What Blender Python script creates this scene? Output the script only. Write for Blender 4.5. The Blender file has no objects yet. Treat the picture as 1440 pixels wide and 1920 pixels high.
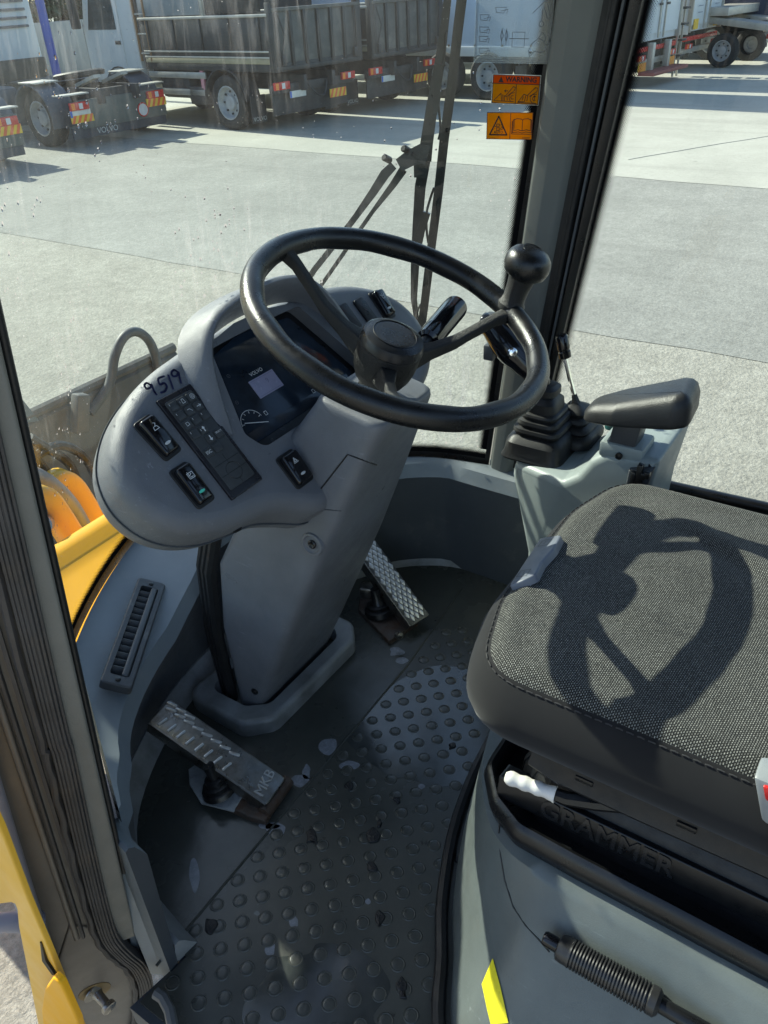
import bpy, math, random
from mathutils import Vector as V, Matrix
from mathutils.geometry import tessellate_polygon
random.seed(7)
S = bpy.context.scene
COL = S.collection
# ------------------------------------------------------------------ camera, sky, sun, exposure
CAM_YAW, CAM_PITCH, CAM_ROLL, FPX = 55.0, 33.5, 3.2, 1500.0     # photo is 1440 x 1920
CAM_LOC = V((0, 0, 1.2))
_p, _r, _y = math.radians(CAM_PITCH), math.radians(CAM_ROLL), math.radians(CAM_YAW)
CFW = V((math.sin(_y)*math.cos(_p), math.cos(_y)*math.cos(_p), -math.sin(_p)))
_rt0 = V((math.cos(_y), -math.sin(_y), 0)); _up0 = _rt0.cross(CFW)
CRT = _rt0*math.cos(_r) - _up0*math.sin(_r); CUP = CRT.cross(CFW)
cam = bpy.data.cameras.new('camera'); camo = bpy.data.objects.new('camera', cam); COL.objects.link(camo)
cam.sensor_fit = 'VERTICAL'; cam.sensor_height = 36.0; cam.sensor_width = 27.0
cam.lens = FPX/1920*36.0; cam.clip_start = 0.02; cam.clip_end = 1000
camo.matrix_world = Matrix(((CRT.x, CUP.x, -CFW.x, CAM_LOC.x), (CRT.y, CUP.y, -CFW.y, CAM_LOC.y),
                            (CRT.z, CUP.z, -CFW.z, CAM_LOC.z), (0, 0, 0, 1)))
S.camera = camo
SUN_AZ, SUN_EL = 6.5, 37.0           # degrees right of straight ahead, and elevation
wd = bpy.data.worlds.new('World'); S.world = wd; wd.use_nodes = True
_n = wd.node_tree.nodes; _n.clear()
_sky = _n.new('ShaderNodeTexSky'); _sky.sky_type = 'NISHITA'; _sky.sun_disc = False
_sky.sun_elevation = math.radians(SUN_EL); _sky.sun_rotation = math.radians(SUN_AZ)
_bg = _n.new('ShaderNodeBackground'); _bg.inputs[1].default_value = 0.135
_wo = _n.new('ShaderNodeOutputWorld')
wd.node_tree.links.new(_sky.outputs[0], _bg.inputs[0]); wd.node_tree.links.new(_bg.outputs[0], _wo.inputs[0])
sun = bpy.data.lights.new('sun', 'SUN'); suno = bpy.data.objects.new('sun', sun); COL.objects.link(suno)
sun.energy = 4.6; sun.angle = math.radians(0.53); sun.color = (1, 0.93, 0.80)
SD = V((math.sin(math.radians(SUN_AZ))*math.cos(math.radians(SUN_EL)), math.cos(math.radians(SUN_AZ))*math.cos(math.radians(SUN_EL)), math.sin(math.radians(SUN_EL))))
suno.rotation_euler = SD.to_track_quat('Z', 'Y').to_euler(); suno.location = (0, 0, 8)
S.view_settings.view_transform = 'Standard'; S.view_settings.look = 'None'
S.view_settings.exposure = 1.0; S.view_settings.gamma = 1
S.cycles.use_denoising = True; S.cycles.max_bounces = 8; S.cycles.transparent_max_bounces = 16
S.cycles.diffuse_bounces = 4; S.cycles.glossy_bounces = 4; S.cycles.caustics_reflective = False; S.cycles.caustics_refractive = False
S.cycles.sample_clamp_indirect = 6
GZ = -1.25                            # yard level; cab floor is z = 0
XC = 0.872                            # middle of the cab
# ------------------------------------------------------------------ pixel -> place helpers
def ray(u, v): return (CFW*FPX + CRT*(u-720) + CUP*(960-v)).normalized()
def PZ(u, v, z): d = ray(u, v); return CAM_LOC + d*((z-CAM_LOC.z)/d.z)
def PX(u, v, x): d = ray(u, v); return CAM_LOC + d*((x-CAM_LOC.x)/d.x)
def PY(u, v, y): d = ray(u, v); return CAM_LOC + d*((y-CAM_LOC.y)/d.y)
def PP(u, v, p, n): d = ray(u, v); return CAM_LOC + d*((V(p)-CAM_LOC).dot(n)/d.dot(n))
def PROJ(P):
    q = V(P)-CAM_LOC; z = q.dot(CFW); return (720+FPX*q.dot(CRT)/z, 960-FPX*q.dot(CUP)/z)
class Fr:                              # a flat frame in space
    def __init__(s, o, U, Vv, N=None):
        s.o = V(o); s.U = V(U).normalized(); s.N = (V(N) if N is not None else s.U.cross(V(Vv))).normalized()
        W = V(Vv) - s.N*V(Vv).dot(s.N); s.V = (W - s.U*W.dot(s.U)).normalized()
    def p(s, a, b, h=0): return s.o + s.U*a + s.V*b + s.N*h
    def at(s, u, v, h=0):
        P = PP(u, v, s.o + s.N*h, s.N) - s.o; return (P.dot(s.U), P.dot(s.V))
    def mat(s, a=0, b=0, h=0, rot=0):
        o = s.p(a, b, h); c, q = math.cos(rot), math.sin(rot); U = s.U*c + s.V*q; W = s.V*c - s.U*q
        return Matrix(((U.x, W.x, s.N.x, o.x), (U.y, W.y, s.N.y, o.y), (U.z, W.z, s.N.z, o.z), (0, 0, 0, 1)))
# ------------------------------------------------------------------ mesh helpers
def cat(pts, n=6, closed=True):        # Catmull-Rom through points (tuples or vectors)
    P = [tuple(p) for p in pts]; m = len(P); out = []; k = len(P[0])
    rng = range(m) if closed else range(m-1)
    for i in rng:
        g = (lambda j: P[j % m]) if closed else (lambda j: P[max(0, min(m-1, j))])
        a, b, c_, d = g(i-1), g(i), g(i+1), g(i+2)
        for s_ in range(n):
            t = s_/n
            out.append(tuple(0.5*((2*b[q]) + (-a[q]+c_[q])*t + (2*a[q]-5*b[q]+4*c_[q]-d[q])*t*t + (-a[q]+3*b[q]-3*c_[q]+d[q])*t**3) for q in range(k)))
    if not closed: out.append(P[-1])
    return out
def rpoly(pts, r, seg=4):              # polygon with rounded corners
    out = []; m = len(pts)
    for i in range(m):
        p0, p1, p2 = V(pts[i-1]), V(pts[i]), V(pts[(i+1) % m]); ri = r[i] if isinstance(r, (list, tuple)) else r
        a, b = (p0-p1), (p2-p1); la, lb = a.length, b.length; a, b = a/la, b/lb
        ang = math.acos(max(-1, min(1, a.dot(b)))); t = min(ri/max(1e-6, math.tan(ang/2)), la*.49, lb*.49)
        if ri <= 0 or t < 1e-6: out.append(tuple(p1)); continue
        s0, s1 = p1+a*t, p1+b*t
        for k in range(seg+1):
            w = k/seg; out.append(tuple(s0*(1-w)**2 + p1*2*w*(1-w) + s1*w**2))
    return out
def rect(w, h, r=0, cx=0, cy=0, seg=4):
    p = [(cx-w/2, cy-h/2), (cx+w/2, cy-h/2), (cx+w/2, cy+h/2), (cx-w/2, cy+h/2)]
    return rpoly(p, r, seg) if r > 0 else p
def area2(o): return sum(o[i-1][0]*o[i][1]-o[i][0]*o[i-1][1] for i in range(len(o)))/2
def offs(o, d):                        # inward offset of a CCW outline
    m = len(o); out = []
    for i in range(m):
        a, b, c_ = V(o[i-1]), V(o[i]), V(o[(i+1) % m])
        e1, e2 = (b-a), (c_-b)
        if e1.length < 1e-9: e1 = e2
        if e2.length < 1e-9: e2 = e1
        n1, n2 = V((-e1.y, e1.x)).normalized(), V((-e2.y, e2.x)).normalized()
        n = n1+n2; n = n/max(.6, n.length**2/2) if n.length > 1e-6 else n1
        out.append((b.x+n.x*d, b.y+n.y*d))
    return out
def circ(cx, cy, r, n=12, a0=0, a1=360): return [(cx+r*math.cos(math.radians(a0+(a1-a0)*k/n)), cy+r*math.sin(math.radians(a0+(a1-a0)*k/n))) for k in range(n+1)]
class MB:
    def __init__(s): s.v = []; s.f = []; s.uv = None
    def add(s, vs, fs):
        b = len(s.v); s.v += [V(p) for p in vs]; s.f += [[i+b for i in f] for f in fs]; return s
    def box(s, c, size, M=None, bev=0):
        x, y, z = [d/2 for d in size]; c = V(c); b = min(bev, x*.45, y*.45, z*.45) if bev else 0
        R = M if M is not None else Matrix.Identity(3)
        if not b:
            vs = [c + R @ V((i*x, j*y, k*z)) for i in (-1, 1) for j in (-1, 1) for k in (-1, 1)]
            return s.add(vs, [(0, 1, 3, 2), (4, 6, 7, 5), (0, 4, 5, 1), (2, 3, 7, 6), (0, 2, 6, 4), (1, 5, 7, 3)])
        o = rpoly([(-x, -y), (x, -y), (x, y), (-x, y)], b, 2); rings = []
        for h, d in ((-z, b), (-z+b*.3, b*.3), (-z+b, 0), (z-b, 0), (z-b*.3, b*.3), (z, b)):
            q = offs(o, d) if d else o; rings.append([c + R @ V((p[0], p[1], h)) for p in q])
        return s.loft(rings)
    def loft(s, rings, cap=True, closed=True):
        b = len(s.v); m = len(rings[0])
        for r_ in rings: s.v += [V(p) for p in r_]
        for i in range(len(rings)-1):
            for j in range(m if closed else m-1):
                k = (j+1) % m; s.f.append([b+i*m+j, b+i*m+k, b+(i+1)*m+k, b+(i+1)*m+j])
        if cap:
            s.f.append([b+j for j in range(m)][::-1]); s.f.append([b+(len(rings)-1)*m+j for j in range(m)])
        return s
    def tube(s, path, r, n=8, cap=True, closed=False):
        P = [V(p) for p in path]; m = len(P); rings = []; prev = None
        for i in range(m):
            if closed: t = P[(i+1) % m]-P[i-1]
            else: t = P[min(m-1, i+1)]-P[max(0, i-1)]
            t.normalize()
            if prev is None:
                a = V((0, 0, 1)) if abs(t.z) < .9 else V((1, 0, 0)); prev = (a - t*a.dot(t)).normalized()
            else: prev = (prev - t*prev.dot(t)).normalized()
            w = t.cross(prev); ri = r[i] if isinstance(r, (list, tuple)) else r
            rings.append([P[i] + (prev*math.cos(2*math.pi*k/n) + w*math.sin(2*math.pi*k/n))*ri for k in range(n)])
        if closed: rings.append(rings[0])
        return s.loft(rings, cap=cap and not closed)
    def lathe(s, prof, o, axis, n=20, cap=True):
        ax = V(axis).normalized(); a = V((1, 0, 0)) if abs(ax.x) < .9 else V((0, 1, 0)); a = (a-ax*a.dot(ax)).normalized(); w = ax.cross(a)
        return s.loft([[V(o)+ax*h+(a*math.cos(2*math.pi*k/n)+w*math.sin(2*math.pi*k/n))*max(r, 1e-5) for k in range(n)] for r, h in prof], cap)
    def slab(s, outl, fr, h0, h1, fil=0, seg=4, holes=(), bfil=0):
        o = list(outl)
        if area2(o) < 0: o = o[::-1]
        prof = []
        if bfil: prof += [(h0+bfil*(1-math.sin(t)), bfil*(1-math.cos(t))) for t in [math.pi/2*(1-k/seg) for k in range(seg)]]
        prof += [(h0+bfil, 0), (h1-fil, 0)]
        if fil: prof += [(h1-fil+fil*math.sin(t), fil*(1-math.cos(t))) for t in [math.pi/2*(k+1)/seg for k in range(seg)]]
        rings2 = [(h, offs(o, d) if d else o) for h, d in prof]
        s.loft([[fr.p(p[0], p[1], h) for p in q] for h, q in rings2], cap=False)
        top = rings2[-1][1]; bot = rings2[0][1]
        s.f.append([len(s.v)-len(rings2)*len(o)+j for j in range(len(o))][::-1])
        if not holes: s.f.append([len(s.v)-len(o)+j for j in range(len(o))])
        else:
            loops = [top]+[list(h) for h in holes]; al = [p for l in loops for p in l]
            tr = tessellate_polygon([[V((p[0], p[1], 0)) for p in l] for l in loops]); b = len(s.v)
            s.v += [fr.p(p[0], p[1], h1) for p in al]
            for t in tr:
                a_, b_, c_ = [V(al[i]) for i in t]; cr = (b_-a_).cross(c_-a_)
                s.f.append([b+i for i in (t if cr > 0 else t[::-1])])
        return s
    def wall(s, outl, fr, h0, h1):     # open side wall of an outline
        o = list(outl); return s.loft([[fr.p(p[0], p[1], h) for p in o] for h in (h0, h1)], cap=False)
    def ribbon(s, pts, w, fr, h=0):    # flat drawn stroke
        m = len(pts)
        for i in range(m-1):
            a, b = V(pts[i]), V(pts[i+1]); d = b-a
            if d.length < 1e-7: continue
            d.normalize(); n = V((-d.y, d.x))*(w/2); e = d*(w*.35)
            s.add([fr.p(*(a-e-n), h), fr.p(*(b+e-n), h), fr.p(*(b+e+n), h), fr.p(*(a-e+n), h)], [(0, 1, 2, 3)])
        return s
    def poly(s, pts, fr, h=0):
        return s.add([fr.p(p[0], p[1], h) for p in pts], [list(range(len(pts)))])
    def grid(s, rows, closed=False):
        return s.loft(rows, cap=False, closed=closed)
ROOT = {}
def mk(name, mb, mat, parent=None, sharp=38, M=None, base=None):
    """one mesh object; vertices given in world space"""
    me = bpy.data.meshes.new(name)
    vs = [M @ p for p in mb.v] if M is not None else mb.v
    if parent is not None: L = ROOT.get(parent, V((0, 0, 0)))
    elif base is not None: L = V(base)
    else:
        lo = [min(p[i] for p in vs) for i in range(3)]; hi = [max(p[i] for p in vs) for i in range(3)]
        L = V(((lo[0]+hi[0])/2, (lo[1]+hi[1])/2, lo[2]))
    me.from_pydata([tuple(p-L) for p in vs], [], mb.f)
    if mb.uv:
        ul = me.uv_layers.new(name='UVMap')
        for lp in me.loops: ul.data[lp.index].uv = mb.uv[lp.vertex_index]
    me.validate(); me.update()
    for p in me.polygons: p.use_smooth = True
    me.set_sharp_from_angle(angle=math.radians(sharp))
    me.materials.append(mat)
    o = bpy.data.objects.new(name, me); COL.objects.link(o)
    if parent is not None: o.parent = parent
    else: o.location = L
    ROOT[o] = L
    return o
def inst(name, me, parent, M):          # shared-mesh part placed by a world matrix
    o = bpy.data.objects.new(name, me); COL.objects.link(o); o.parent = parent
    o.matrix_local = Matrix.Translation(-ROOT[parent]) @ M; ROOT[o] = ROOT[parent]
    return o
def shared(name, mb, mat, sharp=38):
    me = bpy.data.meshes.new(name); me.from_pydata([tuple(p) for p in mb.v], [], mb.f); me.validate(); me.update()
    for p in me.polygons: p.use_smooth = True
    me.set_sharp_from_angle(angle=math.radians(sharp)); me.materials.append(mat); return me
def tag(o, label, cat_, group=None):
    o['label'] = label; o['category'] = cat_
    if group: o['group'] = group
    return o
def thing(name, label, cat_, loc, group=None):
    o = bpy.data.objects.new(name, None); COL.objects.link(o); o.location = V(loc); o.empty_display_size = .1
    ROOT[o] = V(loc); return tag(o, label, cat_, group)
def HIT(u, v):                           # what a pixel's ray meets among the things built so far
    bpy.context.view_layer.update(); dg = bpy.context.evaluated_depsgraph_get()
    h, p, n, *_ = S.ray_cast(dg, CAM_LOC, ray(u, v))
    if n.dot(ray(u, v)) > 0: n = -n
    return Fr(p, V((0, 0, 1)).cross(n), n.cross(V((0, 0, 1)).cross(n)), n)
def struct(o): o['kind'] = 'structure'; return o
def text(name, s_, fr, a, b, h, size, mat, parent, rot=0, extrude=0, shear=0, align='CENTER', xs=1, bold=0):
    cu = bpy.data.curves.new(name, 'FONT'); cu.body = s_; cu.size = size; cu.extrude = extrude; cu.shear = shear
    cu.align_x = align; cu.align_y = 'CENTER'; cu.resolution_u = 3; cu.offset = bold*size
    t = bpy.data.objects.new(name, cu); COL.objects.link(t)
    dg = bpy.context.evaluated_depsgraph_get(); dg.update()
    me = bpy.data.meshes.new_from_object(t.evaluated_get(dg)); bpy.data.objects.remove(t)
    L = ROOT.get(parent, V((0, 0, 0))) if parent is not None else V((0, 0, 0))
    me.transform(Matrix.Translation(-L) @ fr.mat(a, b, h, rot) @ Matrix.Diagonal((xs, 1, 1, 1)))
    me.materials.clear(); me.materials.append(mat)
    o = bpy.data.objects.new(name, me); COL.objects.link(o)
    if parent is not None: o.parent = parent
    ROOT[o] = L
    return o
# ------------------------------------------------------------------ materials
def lk(nt, a, b): nt.links.new(a, b)
def newmat(name):
    m = bpy.data.materials.new(name); m.use_nodes = True; nt = m.node_tree; nt.nodes.clear()
    return m, nt, nt.nodes.new('ShaderNodeOutputMaterial')
def noise(nt, scale, detail=4, rough=.55, vec=None, dist=0):
    n = nt.nodes.new('ShaderNodeTexNoise'); n.inputs['Scale'].default_value = scale; n.inputs['Detail'].default_value = detail
    n.inputs['Roughness'].default_value = rough; n.inputs['Distortion'].default_value = dist
    if vec is not None: lk(nt, vec, n.inputs['Vector'])
    return n
def ramp(nt, fac, stops):
    r = nt.nodes.new('ShaderNodeValToRGB'); e = r.color_ramp.elements
    while len(e) < len(stops): e.new(0.5)
    for i, (p, c) in enumerate(stops):
        e[i].position = p; e[i].color = (c, c, c, 1) if isinstance(c, (int, float)) else (*c, 1)
    lk(nt, fac, r.inputs[0]); return r
def math_(nt, op, a, b=None, clamp=False):
    n = nt.nodes.new('ShaderNodeMath'); n.operation = op; n.use_clamp = clamp
    for i, x in enumerate((a, b)):
        if x is None: continue
        if isinstance(x, (int, float)): n.inputs[i].default_value = x
        else: lk(nt, x, n.inputs[i])
    return n.outputs[0]
def mixc(nt, fac, a, b):
    n = nt.nodes.new('ShaderNodeMix'); n.data_type = 'RGBA'
    for i, x in ((0, fac), (6, a), (7, b)):
        if isinstance(x, tuple): n.inputs[i].default_value = (*x, 1) if len(x) == 3 else x
        elif isinstance(x, (int, float)): n.inputs[i].default_value = x
        else: lk(nt, x, n.inputs[i])
    return n.outputs[2]
def M(name, col, rough=.5, metal=0, var=.12, vs=9, bump=0, bs=400, rvar=.12, dirt=0, dirtcol=(.3, .27, .22), dvs=14, spec=.5, coat=0, scr=0):
    m, nt, out = newmat(name); tc = nt.nodes.new('ShaderNodeTexCoord'); ob = tc.outputs['Object']
    b = nt.nodes.new('ShaderNodeBsdfPrincipled'); lk(nt, b.outputs[0], out.inputs[0])
    n1 = noise(nt, vs, 6, .6, ob); lo = tuple(c*(1-var) for c in col); hi = tuple(min(1, c*(1+var)) for c in col)
    c = ramp(nt, n1.outputs[0], [(.3, lo), (.7, hi)]).outputs[0]
    n2 = noise(nt, vs*2.3, 5, .65, ob)
    if dirt:
        f = ramp(nt, noise(nt, dvs, 8, .7, ob).outputs[0], [(.62-dirt*.25, 0), (.75, 1)]).outputs[0]
        c = mixc(nt, math_(nt, 'MULTIPLY', f, min(1, dirt*1.4)), c, dirtcol)
    rr = ramp(nt, n2.outputs[0], [(.3, max(.02, rough-rvar)), (.7, min(1, rough+rvar))]).outputs[0]
    if scr:                                      # fine pale rub marks
        mp = nt.nodes.new('ShaderNodeMapping'); mp.inputs['Scale'].default_value = (1, .12, 1); mp.inputs['Rotation'].default_value = (.3, .5, .7); lk(nt, ob, mp.inputs[0])
        f = ramp(nt, noise(nt, 160, 3, .6, mp.outputs[0]).outputs[0], [(.62, 0), (.72, 1)]).outputs[0]
        f2 = ramp(nt, noise(nt, 7, 3, .5, ob).outputs[0], [(.5, 0), (.7, 1)]).outputs[0]
        c = mixc(nt, math_(nt, 'MULTIPLY', math_(nt, 'MULTIPLY', f, f2), scr), c, tuple(min(1, x*1.6+.08) for x in col))
    lk(nt, c, b.inputs['Base Color']); lk(nt, rr, b.inputs['Roughness'])
    b.inputs['Metallic'].default_value = metal; b.inputs['Specular IOR Level'].default_value = spec
    if coat: b.inputs['Coat Weight'].default_value = coat; b.inputs['Coat Roughness'].default_value = .08
    if bump:
        bn = nt.nodes.new('ShaderNodeBump'); bn.inputs['Strength'].default_value = bump; bn.inputs['Distance'].default_value = .002
        lk(nt, noise(nt, bs, 3, .5, ob).outputs[0], bn.inputs['Height']); lk(nt, bn.outputs[0], b.inputs['Normal'])
    return m
grey = M('grey_column_plastic', (.155, .163, .18), .42, var=.15, vs=9, bump=.4, bs=900, rvar=.16, dirt=.25, dirtcol=(.23, .225, .215), dvs=13, scr=.9)
greyd = M('grey_dark_panel_plastic', (.062, .07, .079), .5, var=.12, vs=5, bump=.1, bs=800, dirt=.2, dirtcol=(.2, .2, .19))
panel = M('pale_grey_green_panel', (.26, .30, .297), .42, var=.1, vs=6, bump=.1, bs=700, dirt=.25, dirtcol=(.2, .2, .18), scr=.3)
panelb = M('blue_grey_trim', (.20, .23, .25), .45, var=.1, vs=6, bump=.15, bs=900, dirt=.2, dirtcol=(.34, .34, .32), scr=.2)
plinthm = M('grey_green_base', (.115, .133, .13), .38, var=.16, vs=7, bump=.12, bs=600, dirt=.35, dirtcol=(.12, .12, .105), dvs=10, scr=.6)
pillarm = M('pillar_grey', (.12, .13, .125), .5, var=.07, vs=6, bump=.25, bs=500)
black = M('black_plastic', (.008, .0085, .0095), .33, var=.25, vs=20, bump=.08, bs=900, rvar=.1)
blackm = M('black_matt_rubber', (.0095, .010, .011), .52, var=.3, vs=18, bump=.15, bs=500, dirt=.15, dirtcol=(.09, .085, .08))
gloss = M('black_gloss_switch', (.006, .006, .008), .12, var=.2, vs=30, rvar=.06)
wheelm = M('worn_black_wheel', (.0085, .009, .010), .31, var=.35, vs=14, bump=.2, bs=650, rvar=.12, dirt=.2, dirtcol=(.03, .031, .032), dvs=28)
wheelt = M('black_wheel_spoke_texture', (.0075, .008, .0085), .42, var=.3, vs=14, bump=.8, bs=700, rvar=.1)
kpad = M('rubber_keypad', (.05, .054, .057), .42, var=.2, vs=40, bump=.05)
kpadf = M('keypad_frame', (.014, .013, .017), .3, var=.2)
white = M('white_print', (.75, .76, .76), .6, var=.05)
marker = M('blue_marker_ink', (.012, .014, .07), .5, var=.3, vs=120)
greenl = M('green_lens', (.1, .7, .5), .3, var=.05)
lens = M('clear_lens', (.6, .62, .62), .3, var=.05)
steel = M('worn_steel', (.34, .33, .31), .36, 1, var=.3, vs=22, bump=.3, bs=120, rvar=.15, dirt=.6, dirtcol=(.06, .036, .02), dvs=22)
steelw = M('bright_worn_steel', (.72, .71, .68), .34, .85, var=.15, vs=40, rvar=.1, dirt=.15, dirtcol=(.2, .17, .13), dvs=60)
rusty = M('rusty_steel', (.075, .06, .05), .55, .3, var=.5, vs=30, bump=.6, bs=150, dirt=.7, dirtcol=(.085, .035, .014), dvs=35)
chrome = M('chrome', (.8, .8, .8), .15, 1, var=.05)
yellow = M('loader_yellow', (.84, .40, .006), .5, var=.06, vs=5, spec=.25, dirt=.08, dirtcol=(.4, .2, .05))
yellow2 = M('loader_yellow_pale', (.76, .42, .03), .42, var=.08, vs=5, dirt=.2, dirtcol=(.45, .3, .1))
bucketm = M('grey_loader_metal', (.10, .10, .09), .6, var=.3, vs=4, dirt=.45, dirtcol=(.19, .165, .13), dvs=6)
railm = M('grey_painted_rail', (.3, .29, .33), .4, var=.1, vs=10, dirt=.2, dirtcol=(.2, .15, .1))
jambm = M('brown_grey_jamb_paint', (.15, .13, .108), .42, var=.15, vs=9, bump=.05, bs=300, dirt=.25, dirtcol=(.2, .14, .09), scr=.2)
sealm = M('ribbed_seal_rubber', (.05, .046, .045), .58, var=.3, vs=12, dirt=.4, dirtcol=(.12, .085, .055), dvs=9)
sunny = M('yellow_label', (.8, .7, .02), .55, var=.08, vs=60, dirt=.3, dirtcol=(.35, .3, .03), dvs=200)
orange = M('orange_sticker', (.78, .32, .01), .5, var=.03)
redor = M('red_orange_sticker', (.8, .11, .015), .5, var=.03)
inkb = M('black_print', (.01, .008, .006), .6, var=.1)
redb = M('red_plastic', (.6, .02, .02), .3, var=.1)
whiteh = M('white_handle_plastic', (.72, .7, .66), .45, var=.08, vs=30, dirt=.2, dirtcol=(.4, .38, .34), dvs=40)
greytab = M('pale_grey_plastic_tab', (.15, .165, .20), .4, var=.08, vs=20)
bucklem = M('grey_buckle_plastic', (.25, .27, .28), .4, var=.1)
puddle = M('milky_dried_water_film', (.2, .21, .23), .25, var=.2, vs=60)
# woven seat fabric
def fabric_mat(name, base, fleck, sx=330, sy=190, strength=1.0):
    m, nt, out = newmat(name); tc = nt.nodes.new('ShaderNodeTexCoord'); b = nt.nodes.new('ShaderNodeBsdfPrincipled'); lk(nt, b.outputs[0], out.inputs[0])
    mp = nt.nodes.new('ShaderNodeMapping'); mp.inputs['Rotation'].default_value = (0, 0, math.radians(4)); lk(nt, tc.outputs['Object'], mp.inputs[0])
    br = nt.nodes.new('ShaderNodeTexBrick'); br.offset = .5; br.inputs['Scale'].default_value = 1
    br.inputs['Brick Width'].default_value = 1/sx*1.35; br.inputs['Row Height'].default_value = 1/sy*.62; br.inputs['Mortar Size'].default_value = .0009; br.inputs['Mortar Smooth'].default_value = .6
    nd = noise(nt, 60, 4, .6, tc.outputs['Object'])
    wv = nt.nodes.new('ShaderNodeMixRGB'); wv.blend_type = 'ADD'; wv.inputs[0].default_value = .0016
    lk(nt, mp.outputs[0], wv.inputs[1]); lk(nt, nd.outputs[1], wv.inputs[2]); lk(nt, wv.outputs[0], br.inputs['Vector'])
    f = math_(nt, 'SUBTRACT', 1.0, br.outputs['Fac'])
    n2 = ramp(nt, noise(nt, 420, 2, .5, tc.outputs['Object']).outputs[0], [(.35, .25), (.65, 1)]).outputs[0]
    fac = math_(nt, 'MULTIPLY', math_(nt, 'MULTIPLY', f, n2), strength)
    worn = ramp(nt, noise(nt, 6, 4, .6, tc.outputs['Object']).outputs[0], [(.3, .8), (.7, 1.15)]).outputs[0]
    c = mixc(nt, fac, base, fleck); mx = nt.nodes.new('ShaderNodeMixRGB'); mx.blend_type = 'MULTIPLY'; mx.inputs[0].default_value = 1
    lk(nt, c, mx.inputs[1]); lk(nt, worn, mx.inputs[2]); lk(nt, mx.outputs[0], b.inputs['Base Color'])
    b.inputs['Roughness'].default_value = .9; b.inputs['Sheen Weight'].default_value = .12; b.inputs['Sheen Roughness'].default_value = .5; b.inputs['Specular IOR Level'].default_value = .2
    bn = nt.nodes.new('ShaderNodeBump'); bn.inputs['Strength'].default_value = .6; bn.inputs['Distance'].default_value = .0012
    lk(nt, fac, bn.inputs['Height']); lk(nt, bn.outputs[0], b.inputs['Normal'])
    return m
fab = fabric_mat('woven_seat_fabric', (.012, .0125, .0125), (.33, .335, .305), 420, 245)
fabs = fabric_mat('plain_skirt_fabric', (.014, .0142, .0155), (.032, .033, .036), 900, 900, .7)
thread = M('seat_thread', (.03, .03, .032), .8)
# wet rubber mat
def mat_floor():
    m, nt, out = newmat('wet_dark_rubber_mat'); tc = nt.nodes.new('ShaderNodeTexCoord'); ob = tc.outputs['Object']
    b = nt.nodes.new('ShaderNodeBsdfPrincipled'); lk(nt, b.outputs[0], out.inputs[0])
    c = ramp(nt, noise(nt, 5, 8, .65, ob).outputs[0], [(.25, (.034, .036, .031)), (.5, (.058, .060, .051)), (.75, (.085, .083, .07))]).outputs[0]
    dk = ramp(nt, noise(nt, 24, 6, .7, ob, .4).outputs[0], [(.65, 0), (.69, 1)]).outputs[0]
    c = mixc(nt, dk, c, (.008, .008, .009))
    ms = ramp(nt, noise(nt, 11, 5, .55, ob, .6).outputs[0], [(.70, 0), (.715, 1)]).outputs[0]
    c = mixc(nt, math_(nt, 'MULTIPLY', ms, .75), c, (.19, .2, .21))
    gr = ramp(nt, noise(nt, 300, 2, .5, ob).outputs[0], [(.68, 0), (.74, 1)]).outputs[0]
    c = mixc(nt, math_(nt, 'MULTIPLY', gr, .5), c, (.13, .12, .1))
    lk(nt, c, b.inputs['Base Color'])
    wet = ramp(nt, noise(nt, 3.1, 5, .6, ob).outputs[0], [(.34, .16), (.5, .30), (.64, .5)]).outputs[0]
    lk(nt, wet, b.inputs['Roughness'])
    bn = nt.nodes.new('ShaderNodeBump'); bn.inputs['Strength'].default_value = .12; bn.inputs['Distance'].default_value = .003
    lk(nt, noise(nt, 45, 4, .6, ob).outputs[0], bn.inputs['Height']); lk(nt, bn.outputs[0], b.inputs['Normal'])
    return m
matm = mat_floor()
rimm = M('mat_lip', (.19, .195, .19), .4, var=.35, vs=16, dirt=.75, dirtcol=(.32, .33, .34), dvs=9)
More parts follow.
